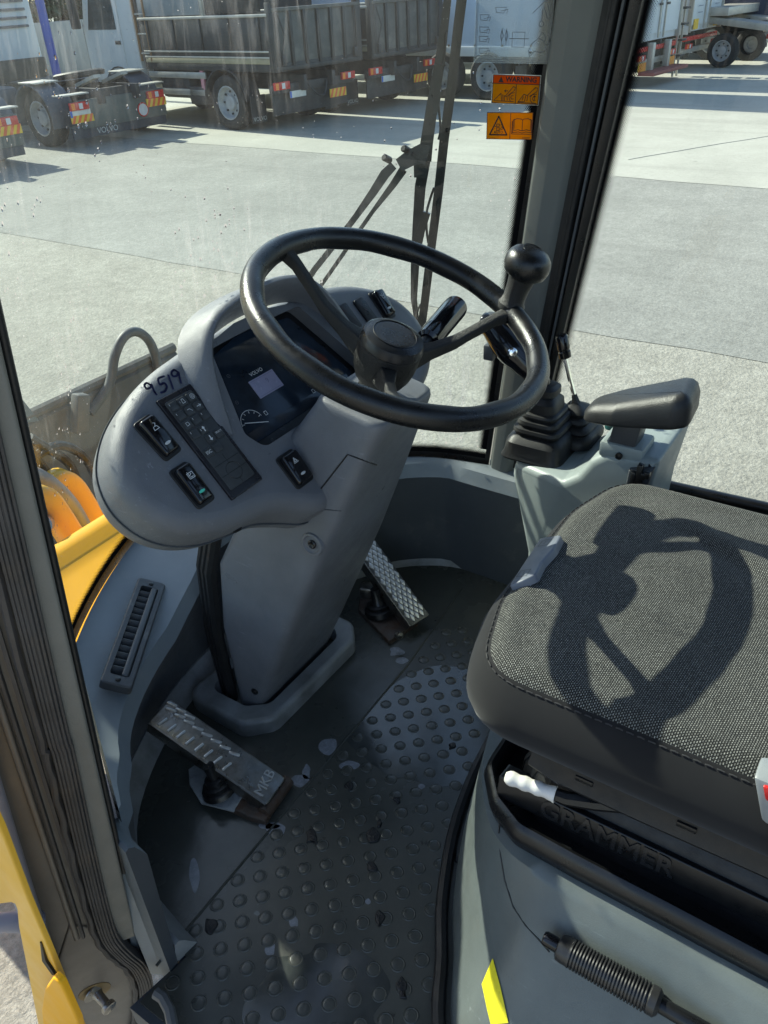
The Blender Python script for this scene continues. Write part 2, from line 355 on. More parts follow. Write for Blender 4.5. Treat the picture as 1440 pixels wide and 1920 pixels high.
# glass
def glass(name, tint, dust=.03, streak=.0, drops=True, vz=1.0):
    m, nt, out = newmat(name); tc = nt.nodes.new('ShaderNodeTexCoord'); ob = tc.outputs['Object']
    tr = nt.nodes.new('ShaderNodeBsdfTransparent'); tr.inputs[0].default_value = (*tint, 1)
    gl = nt.nodes.new('ShaderNodeBsdfGlossy'); gl.inputs['Roughness'].default_value = .01
    fr = nt.nodes.new('ShaderNodeFresnel'); fr.inputs[0].default_value = 1.45
    mx = nt.nodes.new('ShaderNodeMixShader'); lk(nt, fr.outputs[0], mx.inputs[0]); lk(nt, tr.outputs[0], mx.inputs[1]); lk(nt, gl.outputs[0], mx.inputs[2])
    df = nt.nodes.new('ShaderNodeBsdfDiffuse'); df.inputs[0].default_value = (.75, .76, .74, 1)
    tl = nt.nodes.new('ShaderNodeBsdfTranslucent'); tl.inputs[0].default_value = (.75, .76, .74, 1)
    ad = nt.nodes.new('ShaderNodeMixShader'); ad.inputs[0].default_value = .5; lk(nt, df.outputs[0], ad.inputs[1]); lk(nt, tl.outputs[0], ad.inputs[2])
    film = ramp(nt, noise(nt, 2.5, 5, .6, ob).outputs[0], [(.3, dust*.5), (.75, dust*1.6)]).outputs[0]
    fac = film
    if streak:
        mp = nt.nodes.new('ShaderNodeMapping'); mp.inputs['Scale'].default_value = (1, 1, .06); mp.inputs['Rotation'].default_value = (0, math.radians(6), 0); lk(nt, ob, mp.inputs[0])
        st = ramp(nt, noise(nt, 60, 6, .7, mp.outputs[0], .6).outputs[0], [(.48, 0), (.72, 1)]).outputs[0]
        ar = ramp(nt, noise(nt, 2.2, 3, .5, ob).outputs[0], [(.45, .1), (.65, 1)]).outputs[0]
        fac = math_(nt, 'ADD', fac, math_(nt, 'MULTIPLY', math_(nt, 'MULTIPLY', st, ar), streak))
    if drops:                                    # dried water specks
        v2 = nt.nodes.new('ShaderNodeTexVoronoi'); v2.inputs['Scale'].default_value = 210; lk(nt, ob, v2.inputs['Vector'])
        s2 = nt.nodes.new('ShaderNodeSeparateColor'); lk(nt, v2.outputs['Color'], s2.inputs[0])
        a2 = ramp(nt, noise(nt, 6, 4, .6, ob).outputs[0], [(.46, 0), (.66, 1)]).outputs[0]
        r2 = math_(nt, 'MULTIPLY', math_(nt, 'MULTIPLY', math_(nt, 'SUBTRACT', s2.outputs[1], .62), .7), a2)
        fac = math_(nt, 'MAXIMUM', fac, math_(nt, 'MULTIPLY', math_(nt, 'GREATER_THAN', r2, v2.outputs['Distance']), .55))
    m2 = nt.nodes.new('ShaderNodeMixShader'); lk(nt, fac, m2.inputs[0]); lk(nt, mx.outputs[0], m2.inputs[1]); lk(nt, ad.outputs[0], m2.inputs[2])
    last = m2
    if drops:
        vo = nt.nodes.new('ShaderNodeTexVoronoi'); vo.inputs['Scale'].default_value = 130; vo.feature = 'F1'
        mp = nt.nodes.new('ShaderNodeMapping'); mp.inputs['Scale'].default_value = (1, 1, .75); lk(nt, ob, mp.inputs[0]); lk(nt, mp.outputs[0], vo.inputs['Vector'])
        sep = nt.nodes.new('ShaderNodeSeparateColor'); lk(nt, vo.outputs['Color'], sep.inputs[0])
        rad = math_(nt, 'MULTIPLY', math_(nt, 'SUBTRACT', sep.outputs[0], .58), .95)
        ar = ramp(nt, noise(nt, 4.5, 3, .5, ob).outputs[0], [(.44, 0), (.6, 1)]).outputs[0]
        rad = math_(nt, 'MULTIPLY', rad, ar)
        hgt = math_(nt, 'SUBTRACT', rad, vo.outputs['Distance']); msk = math_(nt, 'GREATER_THAN', hgt, 0.0)
        bn = nt.nodes.new('ShaderNodeBump'); bn.inputs['Strength'].default_value = 1; bn.inputs['Distance'].default_value = .012; lk(nt, math_(nt, 'MAXIMUM', hgt, 0.0), bn.inputs['Height'])
        rf = nt.nodes.new('ShaderNodeBsdfRefraction'); rf.inputs['IOR'].default_value = 1.12; rf.inputs['Roughness'].default_value = .02; lk(nt, bn.outputs[0], rf.inputs['Normal'])
        m3 = nt.nodes.new('ShaderNodeMixShader'); lk(nt, msk, m3.inputs[0]); lk(nt, last.outputs[0], m3.inputs[1]); lk(nt, rf.outputs[0], m3.inputs[2]); last = m3
    lk(nt, last.outputs[0], out.inputs[0]); return m
wsglass = glass('dirty_windscreen_glass', (.82, .915, .885), .022, .30)
sideglass = glass('side_window_glass', (.86, .93, .91), .02, 0, False)
clearsheet = glass('clear_printed_film', (.80, .86, .90), .22, 0, True)
darkglass = M('vehicle_window', (.03, .045, .05), .08, var=.2, vs=3)
lcd = M('lcd_screen', (.3, .29, .42), .2, var=.06, vs=60)
clusterm = M('instrument_face', (.016, .026, .042), .1, var=.5, vs=16, rvar=.06, dirt=.2, dirtcol=(.03, .04, .06), dvs=20)  # blue of the mirrored sky is put into the base colour
# halftone edge print: UV.y 0 = solid side, 1 = free side
def frit_mat():
    m, nt, out = newmat('black_halftone_edge_print'); uv = nt.nodes.new('ShaderNodeUVMap'); sp = nt.nodes.new('ShaderNodeSeparateXYZ'); lk(nt, uv.outputs[0], sp.inputs[0])
    tr = nt.nodes.new('ShaderNodeBsdfTransparent'); b = nt.nodes.new('ShaderNodeBsdfDiffuse'); b.inputs[0].default_value = (.008, .008, .009, 1)
    mp = nt.nodes.new('ShaderNodeMapping'); mp.inputs['Scale'].default_value = (1, .03, 1); lk(nt, uv.outputs[0], mp.inputs[0])   # metres
    mp2 = nt.nodes.new('ShaderNodeMapping'); mp2.inputs['Rotation'].default_value = (0, 0, math.radians(45)); mp2.inputs['Scale'].default_value = (330, 330, 330); lk(nt, mp.outputs[0], mp2.inputs[0])
    fr = nt.nodes.new('ShaderNodeVectorMath'); fr.operation = 'FRACTION'; lk(nt, mp2.outputs[0], fr.inputs[0])
    sb = nt.nodes.new('ShaderNodeVectorMath'); sb.operation = 'SUBTRACT'; sb.inputs[1].default_value = (.5, .5, 0); lk(nt, fr.outputs[0], sb.inputs[0])
    s2 = nt.nodes.new('ShaderNodeSeparateXYZ'); lk(nt, sb.outputs[0], s2.inputs[0])
    d = math_(nt, 'SQRT', math_(nt, 'ADD', math_(nt, 'MULTIPLY', s2.outputs[0], s2.outputs[0]), math_(nt, 'MULTIPLY', s2.outputs[1], s2.outputs[1])))
    rad = math_(nt, 'MULTIPLY', math_(nt, 'SUBTRACT', 1.15, sp.outputs[1]), .9)
    f = math_(nt, 'LESS_THAN', d, rad)
    mx = nt.nodes.new('ShaderNodeMixShader'); lk(nt, f, mx.inputs[0]); lk(nt, tr.outputs[0], mx.inputs[1]); lk(nt, b.outputs[0], mx.inputs[2]); lk(nt, mx.outputs[0], out.inputs[0])
    return m
fritm = frit_mat()
fritb = M('black_edge_print', (.008, .008, .009), .3, var=.1)
# ================================================================== CAB
# ---- plan curves
def mirx(p): return (2*XC-p[0], p[1])
_fl = [(.326, .645), (.335, .70), (.36, .80), (.424, .895), (.524, .966), (.657, 1.021), (.78, 1.045)]
FLOORC = cat(_fl + [(XC, 1.05)] + [mirx(p) for p in _fl[::-1]], 4, False)
_wl = [(.335, .69), (.375, .84), (.489, .996), (.607, 1.087), (.76, 1.165)]
WSC = cat(_wl + [(XC, 1.19)] + [mirx(p) for p in _wl[::-1]], 8, False)
WZ0, WZ1, LEAN = .28, 1.52, -.114
def WSP(t, z, inset=0):                # point on the windscreen: t in 0..1 along plan, height z
    f = t*(len(WSC)-1); i = min(int(f), len(WSC)-2); w = f-i
    a, b = V(WSC[i]), V(WSC[i+1]); p = a*(1-w)+b*w; d = (b-a).normalized(); n = V((d.y, -d.x))   # inward
    return V((p.x+n.x*inset, p.y+n.y*inset+LEAN*(z-.3), z))
def WSHIT(u, v, inset=0):              # where the ray of a photo pixel meets the windscreen
    d = ray(u, v); best = None
    for k in range(40, 400):
        P = CAM_LOC + d*(k*.008)
        y = P.y - LEAN*(P.z-.3); q = V((P.x, y)); dist, t = min(((V(w)-q).length, i/(len(WSC)-1)) for i, w in enumerate(WSC))
        if best is None or dist < best[0]: best = (dist, P, t)
    return best[1], best[2]
# ---- floor
mb = MB(); fo = [(.235, -.62), (1.40, -.62)] + FLOORC[::-1] + [(.24, .66)]
FLAT = Fr((0, 0, 0), (1, 0, 0), (0, 1, 0))
mb.slab([(p[0], p[1]) for p in fo], FLAT, -.05, -.006)
fl = struct(mk('cab_floor', mb, greyd, None))
fm = thing('floor_mat', 'dark wet rubber mat with raised round studs covering the cab floor', 'floor mat', (XC, .3, 0))
mb = MB(); mo = [(.25, -.55), (1.375, -.55)] + [(XC+(p[0]-XC)*.985, p[1]-.006) for p in FLOORC[::-1]] + [(.252, .65)]
mb.slab(mo, FLAT, -.005, 0); mk('mat_sheet', mb, matm, fm)
def sweep(mb, path, prof, z0=0):       # profile (offset to the right of travel, height)
    rings = []
    for i, p in enumerate(path):
        d = V(path[min(i+1, len(path)-1)])-V(path[max(i-1, 0)]); d = V((d.x, d.y)).normalized(); n = V((d.y, -d.x))
        rings.append([V((p[0]+n.x*o, p[1]+n.y*o, z0+h)) for o, h in prof])
    return mb.loft(rings)
mb = MB(); sweep(mb, FLOORC, [(-.008, -.002), (.0, .038), (.008, .04), (.016, .03), (.03, .006), (.034, -.002)]); mk('mat_lip', mb, rimm, fm)
mb = MB(); mb.tube([(.30, .668, .0), (1.02, .676, .0)], .0022, 6); mb.tube([(1.02, .676, 0), (1.3, .70, 0)], .0018, 6); mk('mat_seam', mb, matm, fm)
mb = MB(); mb.lathe([(.0116, 0), (.0112, .0006), (.0104, .0011), (.0096, .0011), (.0088, .0007), (.0080, .0009), (.006, .0012), (.003, .0013), (.0, .0013)], (0, 0, 0), (0, 0, 1), 16, cap=False)
stud = shared('stud', mb, matm, 25)
PLF = [(.40, .20), (.462, .26), (.54, .30), (.626, .347), (.76, .395), (.924, .422), (1.1, .425)]   # foot line of the seat base
def plinth_y(x):
    for a, b in zip(PLF, PLF[1:]):
        if a[0] <= x <= b[0]: return a[1]+(b[1]-a[1])*(x-a[0])/(b[0]-a[0])
    return .18
cnt = 0
for r_ in range(0, 20):
    y = .656-r_*.0265
    for k in range(-16, 12):
        x = .906 + k*.0488 + (.0244 if r_ % 2 else 0)
        if .275 < x < 1.19 and y > plinth_y(x)+.03 and not (x > 1.0 and y < .44) and cnt < 295:
            inst('stud', stud, fm, Matrix.Translation((x, y, 0))); cnt += 1
water = M('standing_water', (.035, .04, .038), .17, var=.3, vs=14, rvar=.07, spec=.9)
for pxs in (((652, 1392), (668, 1372), (700, 1325), (735, 1290), (770, 1268), (830, 1252), (905, 1262), (930, 1310), (928, 1420), (905, 1462), (850, 1478), (800, 1476), (770, 1462), (740, 1455), (700, 1430)),
            ((455, 1890), (500, 1835), (520, 1800), (575, 1790), (600, 1768), (655, 1778), (700, 1800), (735, 1850), (700, 1900), (690, 1940), (480, 1940))):
    o = cat([tuple(PZ(u+random.uniform(-5, 5), v+random.uniform(-5, 5), 0).xy) for u, v in pxs], 5)
    if area2(o) < 0: o = o[::-1]
    mk('puddle', MB().slab(o, FLAT, -.001, .00045), water, fm)
for u, v, a, b in ((616, 1400, 17, 16), (562, 1462, 20, 12), (575, 1448, 8, 14), (518, 1556, 22, 14), (500, 1548, 22, 7), (310, 1747, 13, 14), (365, 1640, 11, 30), (552, 1728, 9, 11), (508, 1780, 10, 12), (655, 1435, 18, 8), (745, 1222, 16, 9), (752, 1238, 12, 6), (690, 1690, 6, 5), (790, 1475, 7, 5)):
    o = cat([tuple(PZ(u+a*random.uniform(.65, 1.2)*math.cos(k*math.pi/4), v+b*random.uniform(.65, 1.2)*math.sin(k*math.pi/4), 0).xy) for k in range(8)], 4)
    if area2(o) < 0: o = o[::-1]
    mk('dried_stain', MB().slab(o, FLAT, -.001, .0003), puddle, fm)
for u, v, a in ((700, 1568, 14), (712, 1545, 7), (697, 1625, 12), (710, 1722, 13), (585, 1572, 15), (846, 1596, 12), (848, 1400, 8), (753, 1845, 13), (755, 1866, 10), (395, 1735, 20), (655, 1475, 8), (860, 1610, 8), (745, 1500, 8), (1010, 1130, 12)):
    o = cat([tuple(PZ(u+a*random.uniform(.5, 1.25)*math.cos(k*math.pi/4), v+a*random.uniform(.5, 1.25)*math.sin(k*math.pi/4), 0).xy) for k in range(8)], 4)
    if area2(o) < 0: o = o[::-1]
    mk('mud_clump', MB().slab(o, FLAT, -.001, .003, .002), M('black_mud', (.008, .008, .009), .4, var=.4, vs=60, bump=.8, bs=250), fm)
# ---- trim ledge round the foot well
lg = thing('footwell_trim', 'blue-grey curved trim ledge between foot well and windscreen', 'trim panel', (XC, 1.0, 0))
rings = []; m_ = len(FLOORC)
for i, p in enumerate(FLOORC):
    right = i > m_//2+6; inb = .024 if right else -.004
    if right: p = (min(p[0], 1.392), p[1])
    if i > m_-5: p = (1.392, .70-(i-(m_-5))*.034)
    t = min(1, max(0, (i-4)/(m_-9))); w = WSP(t, .29, .012-.046*max(0, 1-t/.24)); d = V(FLOORC[min(i+1, m_-1)])-V(FLOORC[max(i-1, 0)]); d = V((d[0], d[1])).normalized(); n = V((d.y, -d.x))
    s_ = min(1, max(0, (.5-t)/.16))*min(1, t/.12)     # left half bulges inwards to carry the vent
    tin = .012+.055*max(0, s_)**.6; zt = .285-.045*max(0, s_)
    if i < 4: w = V((p[0]-.02, p[1], .29)); tin = .006
    if i > m_-5: w = V((p[0]+.02, p[1], .29))
    if i > m_-6: n = V((-1, 0))
    if right: tin = .036
    B = V((p[0]+n.x*inb, p[1]+n.y*inb, -.004)); T = V((p[0]+n.x*tin, p[1]+n.y*tin, zt-.03))
    mid = V((p[0]+n.x*(tin*(.8 if right else .35)), p[1]+n.y*(tin*(.8 if right else .35)), zt*.55))
    T2 = V((p[0]+n.x*(tin-.012), p[1]+n.y*(tin-.012), zt)); O = V((w.x, w.y, .292)); Q = (T2*.4+O*.6)+V((0, 0, .004))
    O2 = V((w.x, w.y, -.06))
    rings.append([B, mid, T, T2, Q, O, O2])
mb = MB(); mb.loft([r_[:3] for r_ in rings[:m_//2+1]], cap=False, closed=False); mk('foot_well_wall', mb, M('mid_grey_wall', (.10, .105, .113), .46, var=.15, vs=7, bump=.3, bs=900, dirt=.25, dirtcol=(.16, .155, .15)), lg, 30)
mb = MB(); mb.loft([r_[:3] for r_ in rings[m_//2:]], cap=False, closed=False); mb.add(rings[0], [list(range(len(rings[0])))]); mb.add(rings[-1], [list(range(len(rings[-1])))]); mk('foot_well_wall', mb, greyd, lg, 30)
mb = MB(); mb.loft([r_[2:] for r_ in rings], cap=False, closed=False); mk('ledge', mb, panelb, lg, 30)
# ---- air vent on the left of the ledge
VC = [PZ(255, 1093, .278), PZ(312, 1100, .258), PZ(240, 1302, .258), PZ(190, 1285, .278)]
vu = ((VC[0]+VC[1])-(VC[2]+VC[3])).normalized(); vw = (VC[0]-VC[1]+VC[3]-VC[2]).normalized(); vo = sum(VC, V((0, 0, 0)))/4
VF = Fr(vo, vu, vw); VF = VF if VF.N.z > 0 else Fr(vo, -vu, vw)
vl = ((VC[0]+VC[1])-(VC[2]+VC[3])).length/2; vwid = .052
av = thing('air_vent', 'long narrow black slatted air vent screwed to the left ledge', 'air vent', vo)
inner = rect(vl-.042, vwid-.020, .006)
mb = MB(); mb.slab(rect(vl, vwid, .008), VF, -.004, .012, .003, 3, holes=[inner]); mb.wall(inner, VF, .012, -.02); mk('vent_frame', mb, M('grey_vent_plastic', (.05, .053, .057), .42, var=.15, vs=20, bump=.2, bs=900, dirt=.3, dirtcol=(.3, .29, .27)), av)
mb = MB(); mb.poly(inner, VF, -.016); mk('vent_shaft', mb, black, av)
mb = MB(); mb.box((0, 0, 0), (.003, vwid-.020, .020), None, 0); slat = shared('slat', mb, greyd)
for k in range(13): inst('slat', slat, av, VF.mat((k-6)*(vl-.06)/13, .002, .0, 0) @ Matrix.Rotation(.5, 4, 'Y'))
mb = MB(); mb.slab(rect(vl-.045, .011, .004, 0, -.0085), VF, .002, .0145, .003, 3); mk('vent_bar', mb, greyd, av)
mb = MB(); mb.lathe([(.0045, 0), (.0045, .0015), (.003, .0022), (.0, .0022)], (0, 0, 0), (0, 0, 1), 10, cap=False); scw = shared('screw', mb, black)
for k in (-1, 1): inst('screw', scw, av, VF.mat(k*(vl/2-.012), 0, .012))
# ---- steering column
sc_ = thing('steering_column', 'grey moulded steering column rising from the floor in front of the seat', 'steering column', (XC, .9, 0))
def lerpt(t, tab):
    for (a, *A), (b, *B) in zip(tab, tab[1:]):
        if t <= b: w = (t-a)/(b-a); return [x+(y-x)*w for x, y in zip(A, B)]
    return list(tab[-1][1:])
#      s : back y, back z, front y, front z, half width back, half width front
CT = [(0, .858, .0, .905, .0, .118, .125), (.05, .845, .03, .905, .03, .119, .126), (.3, .757, .23, .905, .22, .121, .130), (.5, .687, .386, .885, .37, .116, .126), (.7, .622, .535, .80, .53, .100, .104), (.88, .575, .643, .722, .64, .084, .084), (.97, .557, .681, .672, .705, .077, .076)]
def col_ring(t):
    yb, zb, yf, zf, hb, hf = lerpt(t, CT)
    o = rpoly([(-hb, yb), (hb, yb), (hf, yf), (-hf, yf)], [.026, .026, .02, .02], 6)
    return [V((XC+p[0], p[1], zb+(zf-zb)*(p[1]-yb)/(yf-yb))) for p in o]
rings = [col_ring(t) for t in (0, .05, .12, .2, .3, .4, .5, .6, .7, .8, .88, .93, .965)]; top = col_ring(.97); cen = sum(top, V((0, 0, 0)))/len(top)
axis = V((0, -.30, .954))
for d, h in ((.995, .003), (.97, .009), (.92, .012), (.85, .0125)): rings.append([cen+(p-cen)*d+axis*h for p in top])
mb = MB(); mb.loft(rings); mk('column_cover', mb, grey, sc_, 40)
# flank plane (left side of the column) and back plane
fa, fb = V((XC-.122, .80, .3)), V((XC-.078, .62, .69))
FLK = Fr((XC-.124, .80, .22), (0, -1, 0), (.05, 0, 1)); FLK = FLK if FLK.N.x < 0 else Fr((XC-.124, .80, .22), (0, 1, 0), (.05, 0, 1))
BKN = V((0, -.915, -.404)); BK = Fr((XC, .845, .03), (1, 0, 0), (0, -.404, .915)); BK = BK if BK.N.y < 0 else Fr((XC, .845, .03), (-1, 0, 0), (0, -.404, .915))
# access hatch line + screws on the back face
def hits(name, pxs, r, mat, parent, off=.0):
    P = [HIT(u, v) for u, v in pxs]; return mk(name, MB().tube([f.o+f.N*off for f in P], r, 6), mat, parent)
def lin(a, b, n=8): return [(a[0]+(b[0]-a[0])*k/n, a[1]+(b[1]-a[1])*k/n) for k in range(n+1)]
hits('hatch_seam', lin((588, 934), (652, 852))+lin((652, 852), (706, 872), 6)[1:], .0012, black, sc_); hits('hatch_seam', lin((590, 936), (604, 955), 3)+lin((604, 955), (640, 958), 4)[1:], .001, greyd, sc_)
mb = MB(); mb.lathe([(.0075, 0), (.0075, .002), (.0055, .0035), (.004, .002), (.0, .001)], (0, 0, 0), (0, 0, 1), 12, cap=False); bolt = shared('screw', mb, black)
mb = MB(); mb.lathe([(.021, -.003), (.019, .003), (.016, .004), (.0135, .0), (.011, -.001), (.0, -.001)], (0, 0, 0), (0, 0, 1), 18, cap=False); boss = shared('screw_boss', mb, grey)
f_ = HIT(588, 938); g_ = HIT(586, 1020); k_ = HIT(478, 1296)
inst('screw', bolt, sc_, f_.mat(0, 0, .0005)); inst('screw_boss', boss, sc_, g_.mat()); inst('screw', bolt, sc_, g_.mat(0, 0, .0005)); inst('screw', bolt, sc_, k_.mat())
# black cables, also standing for the dark gap between column and left wall
mb = MB()
for k in range(3): mb.tube([(XC-.118+k*.006, .925+k*.014, .01), (XC-.122+k*.004, .925+k*.014, .18), (XC-.12+k*.004, .910+k*.014, .34), (XC-.112+k*.004, .85+k*.014, .52)], .011, 8)
mk('cable_bundle', mb, blackm, sc_)
# ---- dirty collar on the floor around the column foot
cl = [(.695, .845), (.74, .80), (1.0, .795), (1.045, .83), (1.05, .98), (.70, 1.0)]; ci = [(.735, .87), (.765, .832), (.985, .83), (1.005, .85), (1.008, .955), (.735, .965)]
mb = MB(); ro, rn = rpoly(cl, .035, 5), rpoly(ci, .025, 5)
mb.slab(ro, FLAT, -.002, .036, .010, 4, holes=[rn[::-1]]); mb.wall(rn, FLAT, .036, .0)
tag(mk('column_collar', mb, rimm, None), 'dirty pale grey raised collar on the floor around the column foot', 'floor collar')
# ---- instrument pod
PF = Fr((XC, .835, .773), (1, 0, 0), (0, math.cos(math.radians(47.5)), math.sin(math.radians(47.5))))
half = [(0, .018), (-.10, .016), (-.16, .010), (-.205, .003), (-.255, -.012), (-.302, -.038), (-.338, -.075), (-.353, -.12), (-.346, -.163), (-.322, -.198), (-.285, -.222), (-.24, -.236), (-.19, -.246), (-.15, -.268), (-.11, -.292), (-.05, -.30), (0, -.30)]
pod = cat(half + [(-p[0], p[1]) for p in half[-2:0:-1]], 5)
ch = [(-.10, .0), (-.035, .012), (.035, .012), (.10, .0), (.147, -.138), (.132, -.169), (-.132, -.169), (-.147, -.138)]
chole = rpoly(ch, [.02, .03, .03, .02, .015, .02, .02, .015], 5)
ip = thing('instrument_pod', 'grey two-lobed instrument pod mounted on the steering column', 'dashboard', (XC, .8, .55))
mb = MB(); mb.slab(pod, PF, -.118, 0, .024, 6, holes=[chole], bfil=.045); mb.wall(chole, PF, 0, -.024); mk('pod_shell', mb, grey, ip, 50)
# seam where the lower shell meets
mb = MB(); po = offs(pod if area2(pod) > 0 else pod[::-1], -.0012); mb.tube([PF.p(p[0], p[1], -.062) for p in po], .0013, 5, closed=True); mk('shell_seam', mb, greyd, ip)
hst = [(-.162, -.13, .002), (-.150, -.08, .016), (-.134, -.03, .034), (-.102, .006, .048), (-.04, .020, .058), (.04, .020, .058), (.102, .006, .050), (.134, -.03, .036), (.150, -.08, .018), (.162, -.13, .002)]
hs = cat(hst, 4, False); rings = []
for i, p in enumerate(hs):
    d = V(hs[min(i+1, len(hs)-1)])-V(hs[max(0, i-1)]); d = V((d[0], d[1])).normalized(); n = V((-d.y, d.x))   # outward (left of travel)
    def q(o, h): return PF.p(p[0]+n.x*o, p[1]+n.y*o, h)
    h = p[2]; rings.append([q(-.004, -.004), q(-.001, h*.5), q(.001, h-.003), q(.004, h), q(.010, h-.001), q(.018, h*.75), q(.026, h*.35), q(.036, -.004)])
mb = MB(); mb.loft(rings); mk('hood', mb, grey, ip, 50)
# instrument face
ic = mk('instrument_cluster', MB().slab(offs(chole if area2(chole) > 0 else chole[::-1], .001), PF, -.04, -.022), black, ip)
inn = offs(chole if area2(chole) > 0 else chole[::-1], .014)
mk('cluster_glass', MB().slab(inn, PF, -.022, -.0195, .001), clusterm, ic)
mk('display', MB().slab(rect(.055, .031, .001, -.0388, -.0875), PF, -.0195, -.0185), lcd, ic)
text('brand_lettering', 'VOLVO', PF, -.041, -.0645, -.0188, .0085, white, ic)
mb = MB()
for r_, a0, a1 in ((.021, 10, 170),):
    mb.ribbon([(-.106+r_*math.cos(math.radians(a)), -.128+r_*math.sin(math.radians(a))) for a in range(a0, a1+1, 10)], .0009, PF, -.0187)
for a in (15, 45, 75, 105, 135, 165):
    mb.ribbon([(-.106+r_*math.cos(math.radians(a)), -.128+r_*math.sin(math.radians(a))) for r_ in (.016, .019)], .0009, PF, -.0186)
mb.ribbon([(-.120, -.122), (-.082, -.138)], .0012, PF, -.0184); mk('gauge', mb, white, ic)
mb = MB(); mb.ribbon([(-.078, -.122), (-.073, -.122), (-.073, -.128), (-.078, -.128), (-.078, -.122)], .0008, PF, -.0186); mb.ribbon([(.03, -.132), (.035, -.132), (.035, -.138), (.03, -.138), (.03, -.132)], .0008, PF, -.0186); mk('fuel_symbol', mb, white, ic)
mb = MB()
for k in range(5): mb.ribbon([(-.128+k*.0035, -.03-k*.0), (-.1265+k*.0035, -.03)], .0008, PF, -.0186)
for cx, cy in ((-.115, -.075), (-.108, -.09), (-.09, -.05), (.02, -.05), (.05, -.06), (.08, -.10), (.03, -.16)):
    mb.ribbon(circ(cx, cy, .0028, 8), .0006, PF, -.0187); mb.ribbon([(cx-.0015, cy), (cx+.0015, cy)], .0006, PF, -.0187)
mk('warning_symbols', mb, M('dim_print', (.08, .09, .11), .5), ic)
text('display_text', '9', PF, -.033, -.084, -.0184, .012, M('lcd_ink', (.16, .15, .25), .5), ic)
mb = MB(); mb.ribbon([(-.064, -.1005), (-.014, -.1005)], .0006, PF, -.0184); mb.ribbon([(-.064, -.0745), (-.014, -.0745)], .0006, PF, -.0184); mk('display_line', mb, M('lcd_ink_b', (.16, .15, .25), .5), ic)
# keypad
kp = mk('keypad', MB().slab(rect(.063, .166, .002, -.2045, -.1215), PF, -.001, .0045, .0015), kpadf, ip)
mk('keypad_membrane', MB().slab(rect(.050, .146, .003, -.2045, -.1195), PF, .004, .0056, .0008), kpad, kp)
mb = MB(); mb.slab(rect(.0145, .0125, .0022), Fr((0, 0, 0), (1, 0, 0), (0, 1, 0)), 0, .0022, .0012, 2); key = shared('key', mb, kpad)
kx = [-.2215, -.2045, -.1875]; ky = [-.056-.0155*k for k in range(6)]; used = {(0, 0), (1, 0), (2, 0), (0, 1), (1, 1), (2, 1), (0, 2), (1, 2), (2, 2), (0, 3), (1, 3), (1, 4), (0, 5), (2, 4), (1, 5)}
for cx, r_ in sorted(used): inst('key', key, kp, PF.mat(kx[cx], ky[r_], .0054))
mb = MB(); H = .0079
def circ_(cx, cy, r, n=12, a0=0, a1=360): return [(cx+r*math.cos(math.radians(a0+(a1-a0)*k/n)), cy+r*math.sin(math.radians(a0+(a1-a0)*k/n))) for k in range(n+1)]
mb.ribbon(circ(kx[2]+.001, ky[0], .0036), .0006, PF, H); mb.ribbon(circ(kx[2]+.001, ky[0], .0018, 8), .0006, PF, H)
mb.ribbon([(kx[1]-.002, ky[0]-.003), (kx[1]+.003, ky[0]-.003), (kx[1]+.002, ky[0]+.003), (kx[1]-.001, ky[0]+.003), (kx[1]-.002, ky[0]-.003)], .0006, PF, H)
mb.ribbon([(kx[0]-.002, ky[2]+.003), (kx[0]+.002, ky[2]+.003), (kx[0]+.003, ky[2]-.001), (kx[0]-.002, ky[2]-.002), (kx[0]-.002, ky[2]+.003)], .0006, PF, H)
mb.ribbon([(kx[1]-.003, ky[1]+.002), (kx[1]+.001, ky[1]+.002), (kx[1]+.004, ky[1]-.002)], .0006, PF, H)
mb.ribbon([(kx[2]-.003, ky[1]), (kx[2]+.004, ky[1])], .0009, PF, H); mb.ribbon([(kx[2]+.001, ky[1]+.002), (kx[2]+.004, ky[1]), (kx[2]+.001, ky[1]-.002)], .0007, PF, H)
for cx, cy in ((kx[0], ky[3]), (kx[1], ky[2]), (kx[2], ky[2]), (kx[0], ky[0]), (kx[0], ky[1])): mb.ribbon([(cx-.005, cy+.002), (cx-.005, cy+.0045)], .0006, PF, H)
for s_, cy in ((1, ky[3]), (-1, ky[4])):
    mb.ribbon([(kx[1], cy-.0035*s_), (kx[1], cy+.001*s_)], .0018, PF, H); mb.poly([(kx[1]-.003, cy+.0008*s_), (kx[1]+.003, cy+.0008*s_), (kx[1], cy+.0042*s_)], PF, H)
mk('key_symbols', mb, white, kp)
text('key_lettering', 'ESC', PF, kx[0], ky[5], H, .0062, white, kp); text('key_lettering', 'SELECT', PF, kx[2], ky[4]+.002, H, .0036, white, kp)
text('key_lettering', '1', PF, kx[1]-.005, ky[0], H, .004, white, kp); text('key_lettering', '5', PF, kx[1]-.0055, ky[3], H, .004, white, kp)
mb = MB(); mb.tube([PF.p(x, y, .0058) for x, y in circ(-.2045, -.172, .0125, 24)[:-1]], .0005, 4, closed=True)
mb.ribbon([(-.2285, -.172), (-.181, -.172)], .0008, PF, .0059); mb.ribbon([(-.2045, -.1445), (-.2045, -.16)], .0008, PF, .0059); mb.ribbon([(-.2045, -.184), (-.2045, -.191)], .0008, PF, .0059)
mb.ribbon([(-.2285, -.155), (-.181, -.155)], .0008, PF, .0059); mk('dial_outline', mb, black, kp)
